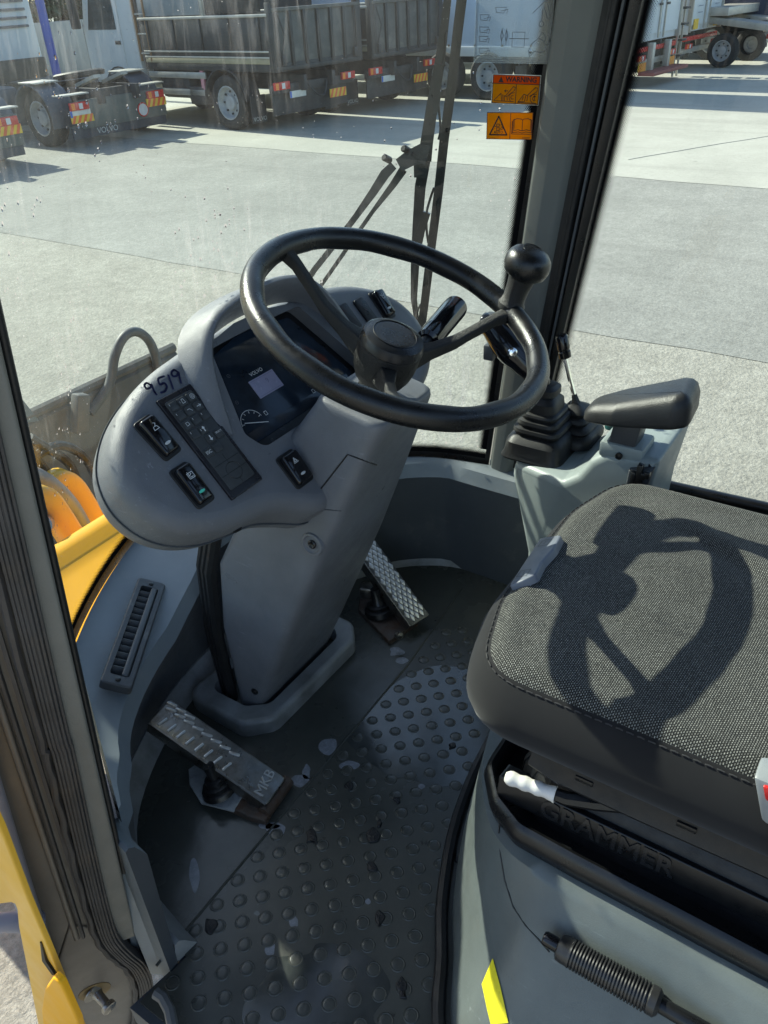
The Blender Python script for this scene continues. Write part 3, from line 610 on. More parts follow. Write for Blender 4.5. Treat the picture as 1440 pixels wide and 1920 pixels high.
# rocker switches
def rocker(a, b, w, h, rot, lenscol, icon, name='rocker_switch'):
    F2 = Fr(PF.p(a, b), PF.U*math.cos(rot)+PF.V*math.sin(rot), PF.V*math.cos(rot)-PF.U*math.sin(rot))
    o = mk(name, MB().slab(rect(w+.008, h+.008, .007), F2, -.004, .0022, .0015), blackm, ip)
    mb = MB(); rr = rect(w, h, .006); rings = []
    for hh, d in ((0, 0), (.006, .0), (.0085, .0012), (.0098, .0035)):
        q = offs(rr, d) if d else rr; rings.append([F2.p(p[0], p[1], hh+.004*(p[1]/h) + (.002 if abs(p[1]) > h*.3 else 0)) for p in q])
    mb.loft(rings); mk('rocker', mb, gloss, o)
    mk('rocker_lens', MB().slab([(p[0]*.0052, p[1]*.0021-h*.25) for p in circ(0, 0, 1, 14)[:-1]], F2, .006, .0114, .0005), lenscol, o)
    mb = MB(); [mb.ribbon([(x*.9e-3, h*.2+y*.9e-3) for x, y in st], .0008, F2, .0134) for st in icon]; mk('switch_symbol', mb, white, o)
    return o
rocker(-.268, -.081, .026, .056, .10, lens, [[(-5, -4), (5, -4), (3, 1), (-3, 1), (-5, -4)], [(0, 1), (4, 5), (1, 7)]])
rocker(-.271, -.158, .026, .056, .02, greenl, [[(-5, -5), (5, -5), (5, 4), (-5, 4), (-5, -5)], [(-3, 6), (-3, -3), (3, -3)], [(-2, 0), (2, 2)]])
rocker(-.113, -.219, .032, .048, .0, lens, [[(-5, -4), (5, -4), (0, 5), (-5, -4)], [(-2.4, -2.3), (2.4, -2.3), (0, 2), (-2.4, -2.3)]])
a_, b_ = PF.at(716, 572); rocker(a_, b_, .026, .05, -.08, lens, [[(-3, -4), (3, -4), (3, 2), (-3, 2), (-3, -4)], [(-5, 3), (-6, 5)], [(5, 3), (6, 5)], [(0, 4), (0, 7)]])
a_, b_ = PF.at(684, 584); mk('blank_switch', MB().slab(rect(.026, .05, .006, a_, b_), PF, -.002, .005, .002), black, ip)
a_, b_ = PF.at(655, 594); mk('blank_switch', MB().slab(rect(.026, .05, .006, a_, b_), PF, -.002, .003, .002), black, ip)
# hand-written number
def zp(x, y): return PF.at(180+x/2.769, 560+y/2.769)
mb = MB()
for st in ([(283, 452), (262, 440), (250, 452), (262, 470), (282, 462), (286, 448), (298, 478), (312, 500)],
           [(352, 405), (322, 418), (330, 448), (352, 440), (366, 458), (356, 482), (336, 490)],
           [(374, 400), (399, 470)],
           [(424, 385), (405, 372), (390, 385), (398, 404), (418, 402), (426, 384), (432, 410), (440, 440)]):
    mb.ribbon(cat([zp(*p) for p in st], 4, False), 0.003, PF, .0012)
mk('handwritten_number', mb, marker, ip)
for px in ((445, 993),):
    inst('screw', bolt, ip, HIT(*px).mat(0, 0, -.001))
# ---- steering wheel
WC = V((XC, .566, .821)); WT = .398
wn = V((.02, -math.sin(WT), math.cos(WT))).normalized(); wa = (V((1, 0, 0))-wn*wn.x).normalized(); wb = wn.cross(wa)
def wp(ang, r, h=0): a = math.radians(ang); return WC + (wa*math.cos(a)+wb*math.sin(a))*r + wn*h
sw = thing('steering_wheel', 'worn black three-spoke steering wheel with a spinner knob', 'steering wheel', WC+wn*-.09)
rings = []; NR, NT = 144, 16
for i in range(NR):
    A = 360*i/NR; rings.append([])
    near = min(abs((A-s_+180) % 360-180) for s_ in (94, -26, -146))
    for k in range(NT):
        t = 2*math.pi*k/NT; rr = .0158
        if near > 16 and math.cos(t) < .3: rr -= .0016*(.5+.5*math.cos(math.radians(A*15)))*max(0, min(1, .6-math.cos(t)-.3))
        rings[-1].append(wp(A, .200+rr*math.cos(t), rr*1.02*math.sin(t)))
rings.append(rings[0]); mb = MB(); mb.loft(rings, cap=False); mk('rim', mb, wheelm, sw, 60)
mb = MB(); mb.lathe([(.0, -.024), (.025, -.0238), (.036, -.0245), (.0425, -.028), (.0455, -.035), (.0458, -.041), (.0445, -.0425)], WC, wn, 36, cap=False); mb2 = mb
hc = mk('hub_cap', mb2, M('smooth_black_cap', (.02, .021, .023), .3, var=.3, vs=18, rvar=.12, dirt=.25, dirtcol=(.07, .07, .07), dvs=30), sw, 30)
mb = MB(); mb.tube([WC+wn*-.0237+(wa*math.cos(a)+wb*math.sin(a))*.031 for a in [2*math.pi*k/36 for k in range(36)]], .0006, 5, closed=True); mk('cap_ring', mb, black, hc)
mb = MB(); mb.lathe([(.0445, -.042), (.0452, -.045), (.0450, -.07), (.042, -.085), (.036, -.098), (.026, -.103), (.026, -.13)], WC, wn, 32); mk('hub', mb, wheelt, sw, 40)
for A in (94, -26, -146):
    rings = []; side = (wb*math.cos(math.radians(A))-wa*math.sin(math.radians(A)))
    for r_, h, w, th in ((.197, -.001, .034, .020), (.188, -.003, .024, .017), (.172, -.009, .0185, .016), (.13, -.034, .018, .016), (.112, -.045, .020, .017), (.075, -.058, .022, .02), (.052, -.064, .030, .028), (.036, -.068, .036, .03)):
        c_ = wp(A, r_, h); sec = rpoly([(-w/2, -th/2), (w/2, -th/2), (w*.36, th/2), (-w*.36, th/2)], .004, 3)
        rings.append([c_+side*p[0]+wn*p[1] for p in sec])
    mb = MB(); mb.loft(rings); mk('spoke', mb, wheelt, sw, 50)
KB = wp(-23, .203, .006); ka = (wn*.95 + V((.05, 0, .2))).normalized()
mb = MB(); mb.lathe([(.020, -.004), (.0205, .004), (.0175, .008), (.0165, .014), (.0175, .03), (.0195, .044), (.0215, .05)], KB, ka, 24)
kn = mk('spinner_knob', mb, wheelt, sw, 40)
mb = MB(); mb.lathe([(.018, .046), (.024, .048), (.0305, .053), (.0335, .062), (.0335, .070), (.031, .078), (.026, .084), (.018, .088), (.009, .0895), (.0, .09)], KB, ka, 28, cap=False); mk('knob_ball', mb, wheelm, kn, 60)
mb = MB(); mb.tube([KB+ka*.0885+(wa*math.cos(a)+wb*math.sin(a))*.015 for a in [2*math.pi*k/24 for k in range(24)]], .0006, 5, closed=True); mk('knob_ring', mb, black, kn)
# ---- control stalk
sa, sb_ = PX(800, 640, .955), PX(856, 574, 1.075); sd = (sb_-sa).normalized(); sl = (sb_-sa).length
st_ = thing('control_stalk', 'stubby ridged black control stalk right of the steering column', 'control stalk', sa)
mb = MB(); mb.tube([sa-sd*.05, sa+sd*.02], .010, 10); mk('stalk_rod', mb, black, st_)
n_ = 36; ax = sd; a0 = ax.orthogonal().normalized(); b0 = ax.cross(a0)
rings = [[sa+ax*h+(a0*math.cos(2*math.pi*k/n_)+b0*math.sin(2*math.pi*k/n_))*(r_*(1-(.06*fl_ if k % 3 == 0 else 0))) for k in range(n_)] for r_, h, fl_ in ((.012, .0, 0), (.0175, .004, 0), (.019, .03, 0), (.019, .034, 1), (.0195, sl-.01, 1), (.0185, sl-.003, 0), (.015, sl, 0))]
mb = MB(); mb.loft(rings); mk('stalk_grip', mb, gloss, st_, 30)
# ---- seat
SX = .880
def seat_out(hw, yf, yb, cr): return rpoly([(SX-hw, yb), (SX+hw, yb), (SX+hw, yf-.03), (SX+hw*.45, yf+.012), (SX-hw*.45, yf+.012), (SX-hw, yf-.03)], [.05, .05, cr, .2, .2, cr], 8)
base_o = seat_out(.278, .362, -.34, .13)
seat = thing('operator_seat', 'black and grey woven fabric operator seat cushion on a black suspension base', 'seat', (SX, .05, .3))
def sring(d, z, crown=0): return [V((p[0], p[1], z)) for p in (offs(base_o, d) if d else base_o)]
prof = [(.045, .412), (.018, .417), (.006, .430), (0, .448), (.002, .468), (.010, .487), (.020, .500), (.029, .507)]
mb = MB(); mb.loft([sring(d, z) for d, z in prof], cap=False); mk('cushion_skirt', mb, fabs, seat, 60)
from mathutils import noise as mnoise
def dense(o, n=200):
    L = [0]
    for i in range(len(o)): L.append(L[-1]+(V(o[(i+1) % len(o)])-V(o[i])).length)
    out = []; j = 0
    for k in range(n):
        t = L[-1]*k/n
        while L[j+1] < t: j += 1
        w = (t-L[j])/max(1e-9, L[j+1]-L[j]); a, b = V(o[j]), V(o[(j+1) % len(o)]); out.append(tuple(a*(1-w)+b*w))
    return out
base_o = dense(base_o); mb = MB(); rings = []
def crease(p):
    q = 0
    for (cx, cy), ang, ln, wd_, amp in (((.98, .12), 1.1, .10, .012, -.004), ((1.0, .10), 1.15, .12, .016, .004), ((.86, -.02), .2, .14, .014, -.003), ((.78, .20), .9, .08, .02, -.003)):
        d_ = V((p.x-cx, p.y-cy)); c_, s2 = math.cos(ang), math.sin(ang); al, ac = d_.x*c_+d_.y*s2, -d_.x*s2+d_.y*c_; q += amp*math.exp(-(al/ln)**2-(ac/wd_)**2)
    return q + .003*mnoise.noise(V((p.x*9, p.y*9, 1))) + .0012*mnoise.noise(V((p.x*30, p.y*30, 3)))
for d, z in ((.029, .507), (.031, .5095), (.036, .513), (.042, .5165), (.050, .5195)):
    rings.append(sring(d, z))
cen = V((SX, .03, .516)); r0_ = rings[-1]
for k in range(1, 40):
    f_ = 1-k/39.5; zz_ = .516+.0075*math.sin(math.pi*min(1, f_*.98))*f_
    rings.append([V((cen.x+(p.x-cen.x)*f_, cen.y+(p.y-cen.y)*f_, zz_*(min(1, k/4))+p.z*(1-min(1, k/4)))) for p in r0_]); rings[-1] = [p+V((0, 0, crease(p)*min(1, k/5))) for p in rings[-1]]
mb.loft(rings, cap=False); mk('cushion_top', mb, fab, seat, 80)
mb = MB(); sm = [V((p[0], p[1], .5045)) for p in offs(base_o, .024)]; L_ = 0
pts = []
for i in range(len(sm)):
    a, b = sm[i], sm[(i+1) % len(sm)]; n_ = max(1, int((b-a).length/.0035))
    for k in range(n_): pts.append(a+(b-a)*k/n_)
for i in range(0, len(pts)-2, 3):
    if pts[i].y < -.2: continue
    mb.tube([pts[i]+V((0, 0, .0005)), (pts[i]+pts[i+2])/2+V((0, 0, .0012)), pts[i+2]+V((0, 0, .0005))], .0009, 5)
so = mk('stitching', mb, thread, seat); so['kind'] = 'stuff'
mb = MB(); mb.slab([tuple(p) for p in offs(base_o, .05)], Fr((0, 0, 0), (1, 0, 0), (0, 1, 0)), .375, .414); mk('seat_pan', mb, black, seat)
# grey tab with icons at the front of the cushion
TF = Fr((.86, .385, .497), (1, 0, 0), (0, .62, -.78)); TF = TF if TF.N.y > 0 else Fr((.86, .385, .497), (-1, 0, 0), (0, .62, -.78))
TF = Fr((.85, .366, .5065), (1, 0, 0), (0, .85, -.5))
if TF.N.z < 0: TF = Fr(TF.o, -TF.U, TF.V)
tabp = [TF.at(*p) for p in ((952, 1100), (1012, 1008), (1052, 1002), (1038, 1028), (1016, 1052), (1004, 1076), (980, 1088))]
tb = mk('front_tab', MB().slab(rpoly(tabp, .006, 3), TF, -.012, .0, .003), greytab, seat)
mb = MB()
for cx, cy in ((1022, 1018), (982, 1075)):
    a_, b_ = TF.at(cx, cy); mb.ribbon([(a_-.008, b_-.008), (a_+.008, b_-.008), (a_+.008, b_+.008), (a_-.008, b_+.008), (a_-.008, b_-.008)], .0009, TF, .0006); mb.ribbon([(a_-.004, b_), (a_+.004, b_)], .0009, TF, .0006)
mk('tab_symbols', mb, greyd, tb)
# slotted rail under the cushion
rail_z = .394
mb = MB(); rp = [(.640, .24), (.632, .20), (.632, .10), (.634, -.02), (.636, -.3)]
sweep(mb, rp, [(-.004, -.016), (-.004, .018), (.004, .020), (.006, .0), (.012, -.014), (.010, -.019)], rail_z); mk('side_rail', mb, blackm, seat)
mb = MB(); mb.box((0, 0, 0), (.004, .022, .008), None, .001); slot = shared('slot', mb, black)
for y in (.17, .05, -.08, -.14): inst('slot', slot, seat, Matrix.Translation((.6265, y, rail_z+.003)))
# seat suspension: black bellows tray
to = [(.66, .31), (.615, .277), (.592, .235), (.588, .157), (.586, .047), (.583, -.062), (.585, -.35)]
tro = rpoly(to + [(2*SX-p[0], p[1]) for p in to[::-1]], .03, 4)
if area2(tro) < 0: tro = tro[::-1]
mb = MB(); F0 = FLAT
rings = []
for d, z in ((.006, .262), (-.004, .268), (-.008, .285), (-.004, .302), (.002, .306), (.008, .302), (.014, .28), (.05, .27)): rings.append([V((p[0], p[1], z)) for p in offs(tro, d)])
mb.loft(rings, cap=True); mk('bellows_tray', mb, black, seat, 50)
inn_ = offs(tro, .035); mb = MB(); mb.loft([[V((p[0], p[1], z)) for p in offs(tro, d)] for d, z in ((.04, .272), (.045, .325), (.055, .345), (.07, .36))], cap=True); mk('suspension_cover', mb, blackm, seat, 40)
GF = Fr((.621, .14, .318), (0, -1, 0), (.22, 0, .97)); GF = GF if GF.N.x < 0 else Fr((.621, .14, .318), (0, 1, 0), (.22, 0, .97))
mk('name_bar', MB().slab(rect(.34, .034, .004, -.02 if GF.U.y > 0 else .03, 0), GF, -.03, -.002, .002), black, seat)
text('embossed_lettering', 'GRAMMER', GF, .005, 0, -.0022, .036, M('raised_black', (.014, .015, .017), .3), seat, extrude=.002, bold=.02)
# white adjusting lever
ga, gb = PZ(948, 1456, .352), PZ(1042, 1490, .352); gd = gb-ga
lv = mk('adjusting_lever', MB().tube([gb-gd*.1, gb+gd*.2, gb+gd*.7+V((.005, 0, .005)), gb+gd*1.6+V((.02, 0, .01))], [.008, .009, .010, .009], 8), black, seat)
gr_ = [ga+gd*t for t in [k/16 for k in range(17)]]
rad = [.006 if k == 0 else .0098-.0016*(.5+.5*math.cos(k*math.pi/2.1)) for k in range(17)]; rad[-1] = .011
mk('white_grip', MB().tube(gr_, rad, 12), whiteh, lv, 60)
# seat belt buckle
bk = thing('seat_belt_buckle', 'grey seat belt buckle with red button at the cushion side', 'buckle', PZ(1436, 1520, .42))
bP = PX(1428, 1440, .592); bD = (PX(1452, 1580, .598)-bP).normalized(); bFr = Fr(bP, bD, V((0, -1, .1)).cross(bD).cross(bD))
bR = Matrix((bD, V((0, -1, 0)).cross(bD).normalized(), V((0, -1, 0)))).transposed()
mk('buckle_body', MB().box(bP+bD*.03+V((0, -.018, 0)), (.062, .03, .045), bR, .005), bucklem, bk)
mk('buckle_button', MB().box(bP+bD*.016+V((-.003, -.018, .003)), (.020, .03, .030), bR, .003), redb, bk)
mk('buckle_strap', MB().box(bP+bD*.10+V((0, -.02, 0)), (.10, .016, .035), bR, .003), black, bk)
# backrest (stands behind the frame of the photo)
mb = MB(); rings = []
for z, y, hw, th in ((.50, -.30, .23, .09), (.58, -.32, .25, .11), (.75, -.36, .25, .11), (.95, -.41, .22, .10), (1.05, -.43, .18, .08)):
    rings.append([V((SX+p[0], y+p[1], z)) for p in rect(hw*2, th, .04)])
mb.loft(rings); mk('backrest', mb, fab, seat, 50)
# ---- seat base box
sbx = thing('seat_pedestal', 'grey moulded seat pedestal box with a yellow label', 'pedestal', (.85, 0, 0))
def plo(k):                             # foot outline -> top outline
    foot = PLF + [(1.15, .30), (1.15, -.5), (.38, -.5), (.385, .0)]
    topo = [(.568, .15), (.570, .20), (.580, .245), (.612, .288), (.70, .338), (.86, .37), (1.05, .37), (1.12, .29), (1.12, -.5), (.566, -.5), (.566, .0)]
    return [(a[0]*(1-k)+b[0]*k, a[1]*(1-k)+b[1]*k) for a, b in zip(foot, topo)]
rings = []
for k, z in ((0, -.004), (.10, .035), (.28, .085), (.5, .14), (.72, .195), (.88, .235), (.97, .256), (1.0, .264)):
    o = cat(plo(k), 4); rings.append([V((p[0], p[1], z)) for p in o])
cen = V((.84, .0, .27)); rings.append([cen+(p-cen)*.93+V((0, 0, .004)) for p in rings[-1]]); rings.append([cen+(p-cen)*.5 for p in rings[-1]])
mb = MB(); mb.loft(rings); mk('base_shell', mb, plinthm, sbx, 55)
o0 = cat(plo(0), 4); mb = MB(); mb.tube([V((p[0]*1.0-(.012 if p[0] < .9 else 0), p[1]+.012, .006)) for p in o0[:28]], .010, 8); mk('foot_seal', mb, blackm, sbx)
# panel seam line and yellow label
def onbase(u, v):                       # pixel -> base shell by marching through its rings
    d = ray(u, v)
    from mathutils.geometry import intersect_ray_tri
    best = None
    for i in range(len(rings)-1):
        A, B = rings[i], rings[i+1]
        for j in range(len(A)):
            k = (j+1) % len(A)
            for tri in ((A[j], A[k], B[k]), (A[j], B[k], B[j])):
                h = intersect_ray_tri(tri[0], tri[1], tri[2], d, CAM_LOC, True)
                if h is not None and (best is None or (h-CAM_LOC).length < best[0]): best = ((h-CAM_LOC).length, h, (tri[1]-tri[0]).cross(tri[2]-tri[0]).normalized())
    return best
def drape(name, pxs, mat, parent, off=.0015, tube=0):
    hs_ = [onbase(*p) for p in pxs]; hs_ = [h for h in hs_ if h]
    P = [h[1] - d_*off for h, d_ in zip(hs_, [ray(*p) for p in pxs])]
    mb = MB()
    if tube: mb.tube(P, tube, 6)
    else: mb.add(P, [list(range(len(P)))])
    return mk(name, mb, mat, parent)
drape('panel_seam', [(938, 1530), (935, 1560), (938, 1600), (946, 1650), (962, 1700), (985, 1735), (1010, 1762), (1030, 1785)], black, sbx, .0002, .0012)
yl = []; strip = [[(924, 1797), (904, 1846)], [(938, 1850), (912, 1885)], [(950, 1905), (920, 1915)], [(956, 1930), (924, 1930)]]
mb = MB(); ok = True
rows = []
for a, b in [((924, 1797), (922, 1800)), ((930, 1820), (903, 1845)), ((938, 1850), (908, 1868)), ((946, 1885), (913, 1893)), ((953, 1918), (920, 1921))]:
    r_ = []
    for k in range(4):
        p = (a[0]+(b[0]-a[0])*k/3, a[1]+(b[1]-a[1])*k/3); h = onbase(*p)
        if h: r_.append(h[1]-ray(*p)*.0025)
    if len(r_) == 4: rows.append(r_)
if len(rows) > 1:
    mb.grid(rows); mk('yellow_label', mb, sunny, sbx)
# ---- ribbed hand lever on the left of the seat base
ha, hb = PZ(1018, 1757, .225), PZ(1238, 1884, .225); hd = (hb-ha).normalized(); hl_ = (hb-ha).length
hv = thing('hand_lever', 'black ribbed park brake lever lying beside the seat base', 'hand lever', ha-V((0, 0, .02)))
mk('lever_button', MB().lathe([(.0, 0), (.0075, .001), (.009, .004), (.009, .026)], ha, hd, 14), gloss, hv)
prof = [(.012, .020), (.0155, .022), (.0165, .028), (.0165, .034)]
n_ = 24
for k in range(n_):
    h = .036+k*(hl_-.05)/n_; w = (hl_-.05)/n_; prof += [(.0168, h), (.0172, h+w*.35), (.0168, h+w*.55), (.0148, h+w*.7), (.0148, h+w*.92)]
prof += [(.0165, hl_-.012), (.0165, hl_-.004), (.012, hl_)]
mk('ribbed_grip', MB().lathe(prof, ha, hd, 20), M('lever_rubber', (.02, .02, .021), .38, var=.2, vs=30, dirt=.15, dirtcol=(.1, .08, .06)), hv, 25)
mk('lever_rod', MB().tube([ha+hd*(hl_-.004), ha+hd*(hl_+.06), ha+hd*(hl_+.14)+V((.03, 0, -.03)), ha+hd*(hl_+.17)+V((.10, 0, -.06))], [.009, .010, .012, .014], 10), black, hv)
# ---- right console
cs = thing('side_console', 'pale grey-green control console right of the seat', 'console', (1.27, .35, 0))
CFR = Fr((1.17, 0, 0), (0, -1, 0), (0, 0, 1)); 
if CFR.N.x > 0: CFR = Fr((1.17, 0, 0), (0, 1, 0), (0, 0, 1))
def yz(y, z): return (y*CFR.U.y, z)
co = [yz(.50, .0), yz(.50, .245), yz(.55, .40), yz(.545, .432), yz(.43, .445), yz(.405, .465), yz(.385, .500), yz(.36, .522), yz(.285, .530), yz(.270, .530), yz(.285, .42), yz(.30, .0)]
mb = MB(); mb.slab(rpoly(co, [.01, .03, .015, .015, .015, .015, .015, .015, .015, .01, .02, .01], 3), CFR, -.19, 0, .014, 4)
for v_ in mb.v:
    if v_.x < 1.30: v_.x += max(0, v_.y-.435)*.42
mk('console_body', mb, panel, cs, 40)
mk('switch_panel', MB().slab([yz(.316, .47), yz(.314, .508), yz(.284, .518), yz(.275, .518), yz(.288, .43), yz(.30, .42)], Fr((1.165, 0, 0), CFR.U, CFR.V, CFR.N), -.01, .006, .003), greyd, cs)
for y, z in ((.303, .488), (.294, .505), (.287, .508), (.281, .511)):
    P = V((1.155, y, z)); mk('panel_button', MB().box(P, (.012, .009, .012 if y < .29 else .045), None, .002), black, cs)
mk('round_knob', MB().lathe([(.030, 0), (.030, .02), (.026, .026), (.0, .028)], V((1.165, .30, .43)), (-1, 0, 0), 20, cap=False), blackm, cs)
mk('lock_bolt', MB().lathe([(.006, 0), (.006, .004), (.0, .005)], V((1.169, .335, .525)), (-1, 0, 0), 10, cap=False), black, cs)
mk('key_button', MB().lathe([(.012, 0), (.012, .01), (.009, .014), (.0, .015)], PZ(1146, 802, .49), (0, 0, 1), 14, cap=False), M('teal_plastic', (.02, .09, .09), .4), cs)
# ---- joystick with bellows boot
JB = V((1.285, .515, .436))
js = thing('joystick', 'black joystick with chrome button on a square concertina boot', 'joystick', JB)
rings = []
for hw, hd_, z in ((.072, .060, 0), (.074, .062, .004), (.070, .058, .012), (.066, .055, .034), (.056, .048, .044), (.050, .043, .046), (.054, .047, .054), (.052, .045, .060), (.045, .039, .062), (.048, .041, .069), (.046, .039, .075), (.040, .034, .077), (.042, .036, .084), (.040, .034, .088), (.034, .03, .090), (.033, .029, .108), (.026, .025, .114), (.022, .022, .118), (.026, .025, .122), (.026, .025, .134), (.018, .018, .140)):
    sh = V((-.012, .0, 0))*(z/.14)
    rings.append([JB+sh+V((p[0], p[1], z)) for p in rpoly([(-hw, -hd_), (hw, -hd_), (hw, hd_), (-hw, hd_)], min(hw, hd_)*(.35+z*3), 4)])
mk('boot', MB().loft(rings), blackm, js, 35)
g0 = JB+V((-.012, 0, .132)); g1 = PX(962, 660, 1.262); g2 = PX(925, 615, 1.262); g3 = PX(903, 604, 1.262)
pth = cat([tuple(g0), tuple(g0*.5+g1*.5+V((0, -.004, 0))), tuple(g1), tuple(g2), tuple(g3)], 5, False)
rr = [.012+.012*math.sin(min(1, k/8)*math.pi/2) if k < 8 else .024+.004*math.sin((k-8)*.5) for k in range(len(pth))]; rr[-1] = .012; rr[-2] = .019
mk('grip', MB().tube(pth, rr, 14), gloss, js, 60)
mk('thumb_button', MB().lathe([(.009, 0), (.009, .006), (.006, .009), (.0, .0095)], PX(957, 655, 1.262)+V((-.020, -.012, .004)), V((-.75, -.6, .25)), 14, cap=False), chrome, js)
mk('top_switch', MB().box(g3+V((.006, -.02, .012)), (.018, .026, .012), None, .004), greyd, js)
mk('trigger', MB().box(PX(918, 660, 1.262)+V((0, 0, 0)), (.016, .02, .03), None, .005), greyd, js)
# ---- small lever
LB = V((1.335, .475, .452))
sl_ = thing('small_lever', 'thin chrome lever with black cylindrical grip beside the joystick', 'lever', LB)
rings = []
for hw, z in ((.055, -.004), (.055, .006), (.05, .014), (.042, .018), (.046, .024), (.042, .03), (.034, .034), (.037, .040), (.034, .046), (.026, .049), (.028, .055), (.024, .060), (.014, .064), (.008, .068)):
    rings.append([LB+V((p[0], p[1], z)) for p in rect(hw*2, hw*1.7, hw*.5)])
mk('boot', MB().loft(rings), blackm, sl_, 35)
r0 = LB+V((0, 0, .062)); r1 = PX(1068, 708, 1.335); r2 = PX(1060, 672, 1.335); r3 = PX(1052, 628, 1.335)
mk('rod', MB().tube([r0, r0*.4+r1*.6, r1, r2], .0045, 8), chrome, sl_); mk('rod_base', MB().tube([r0, r0*.6+r1*.4], [.009, .005], 8), blackm, sl_)
gd2 = (r3-r2).normalized(); gl2 = (r3-r2).length
mk('grip', MB().lathe([(.007, 0), (.0115, .002), (.012, gl2*.3), (.0108, gl2*.34), (.0108, gl2*.38), (.012, gl2*.42), (.0122, gl2*.9), (.010, gl2), (.0, gl2+.001)], r2, gd2, 14), gloss, sl_, 30)
# ---- armrest
ar_ = thing('armrest', 'black padded armrest on a square post above the console', 'armrest', V((1.21, .33, .53)))
ato = [(1.165, .405), (1.225, .408), (1.245, .36), (1.258, .262), (1.24, .238), (1.160, .232), (1.146, .255), (1.148, .35)]
rings = []; oo = rpoly(ato, .026, 5)
if area2(oo) < 0: oo = oo[::-1]
for d, z in ((.012, 0), (.002, .003), (0, .008), (0, .012), (.001, .034), (.006, .048), (.014, .056), (.022, .059)):
    rings.append([V((p[0], p[1], .586+z*1.0*(1-.55*max(0, min(1, (p[1]-.25)/.15)))-.018*(p[1]-.33)/.1)) for p in offs(oo, d)])
mk('arm_pad', MB().loft(rings), M('black_soft_vinyl', (.02, .021, .023), .42, var=.2, vs=16, bump=.3, bs=700, rvar=.08), ar_, 60)
mk('arm_post', MB().box((1.20, .335, .55), (.045, .045, .10), Matrix.Rotation(math.radians(8), 3, 'X'), .004), M('dark_grey_post', (.055, .058, .065), .45), ar_)
mk('post_socket', MB().box((1.205, .335, .527), (.065, .075, .03), None, .006), panel, ar_)
mk('post_bolt', MB().lathe([(.005, 0), (.005, .003), (.0, .0035)], V((1.187, .34, .565)), (-1, 0, 0), 10, cap=False), black, ar_)
# ---- pedals
def quadfr(tl, tr_, bl, br_):
    o = (tl+tr_+bl+br_)/4; up = ((tl+tr_)-(bl+br_)); ri = ((tr_+br_)-(tl+bl)); f = Fr(o, ri, up)
    return f, (up.length/2), (ri.length/2)
# brake pedal (left)
pl = thing('brake_pedal', 'rusty steel pedal plate with herringbone ribs left of the column', 'pedal', PZ(470, 1530, 0))
p_tl, p_tr, p_bl, p_br = PZ(302, 1332, .125), PZ(338, 1293, .125), PZ(478, 1535, .03), PZ(520, 1478, .03)
pf, plen, pwid = quadfr(p_tl, p_tr, p_bl, p_br)
if pf.N.z < 0: pf = Fr(pf.o, -pf.U, pf.V)
mk('pedal_plate', MB().slab(rect(pwid, plen, .008), pf, -.012, 0, .003), steel, pl)
mk('side_flange', MB().box(pf.p(-pwid/2, 0, -.014), (.004, plen*.98, .028), Matrix((pf.U, pf.V, pf.N)).transposed(), .001), steel, pl)
mb = MB(); mb.slab([(p[0], p[1]) for p in rect(.0048, .021, .0024, seg=3)], Fr((0, 0, 0), (1, 0, 0), (0, 1, 0)), -.001, .003, .0012, 2); rib = shared('tread_bar', mb, steelw)
for k in range(8):
    y = plen*.42-k*plen*.078
    inst('tread_bar', rib, pl, pf.mat(-pwid*.25, y, 0, math.radians(78))); inst('tread_bar', rib, pl, pf.mat(pwid*.20, y+.004, 0, math.radians(18)))
    if k < 3: inst('tread_bar', rib, pl, pf.mat(pwid*.36, y+.010, 0, math.radians(14)))
text('embossed_lettering', 'MKB', pf, 0, -plen*.40, .0002, .026, steelw, pl, rot=math.radians(8), extrude=.002)
mk('pedal_foot', MB().slab([tuple((PZ(*p, 0)-pf.o).xy) for p in ((372, 1462), (370, 1495), (470, 1540), (500, 1548), (524, 1500), (520, 1470), (470, 1450))], Fr((pf.o.x, pf.o.y, 0), (1, 0, 0), (0, 1, 0)), -.001, .012, .003), rusty, pl)
mk('foot_plate', MB().slab([tuple((PZ(*p, 0)-pf.o).xy) for p in ((356, 1452), (358, 1480), (380, 1515), (440, 1530), (470, 1480), (420, 1440), (380, 1435))], Fr((pf.o.x, pf.o.y, 0), (1, 0, 0), (0, 1, 0)), .010, .0145, .001), M('dirty_white_plate', (.3, .31, .31), .4, var=.3, vs=30, dirt=.4, dirtcol=(.05, .04, .03), dvs=35), pl)
P = PZ(412, 1482, .02); mk('rod_boot', MB().lathe([(.032, 0), (.030, .008), (.024, .010), (.025, .018), (.018, .02), (.018, .03), (.01, .032), (.01, .06)], P, (0, .25, 1), 18), black, pl)
mk('hinge_barrel', MB().tube([pf.p(-pwid*.62, -plen/2-.002, -.018), pf.p(pwid*.62, -plen/2-.002, -.018)], .013, 12), rusty, pl)
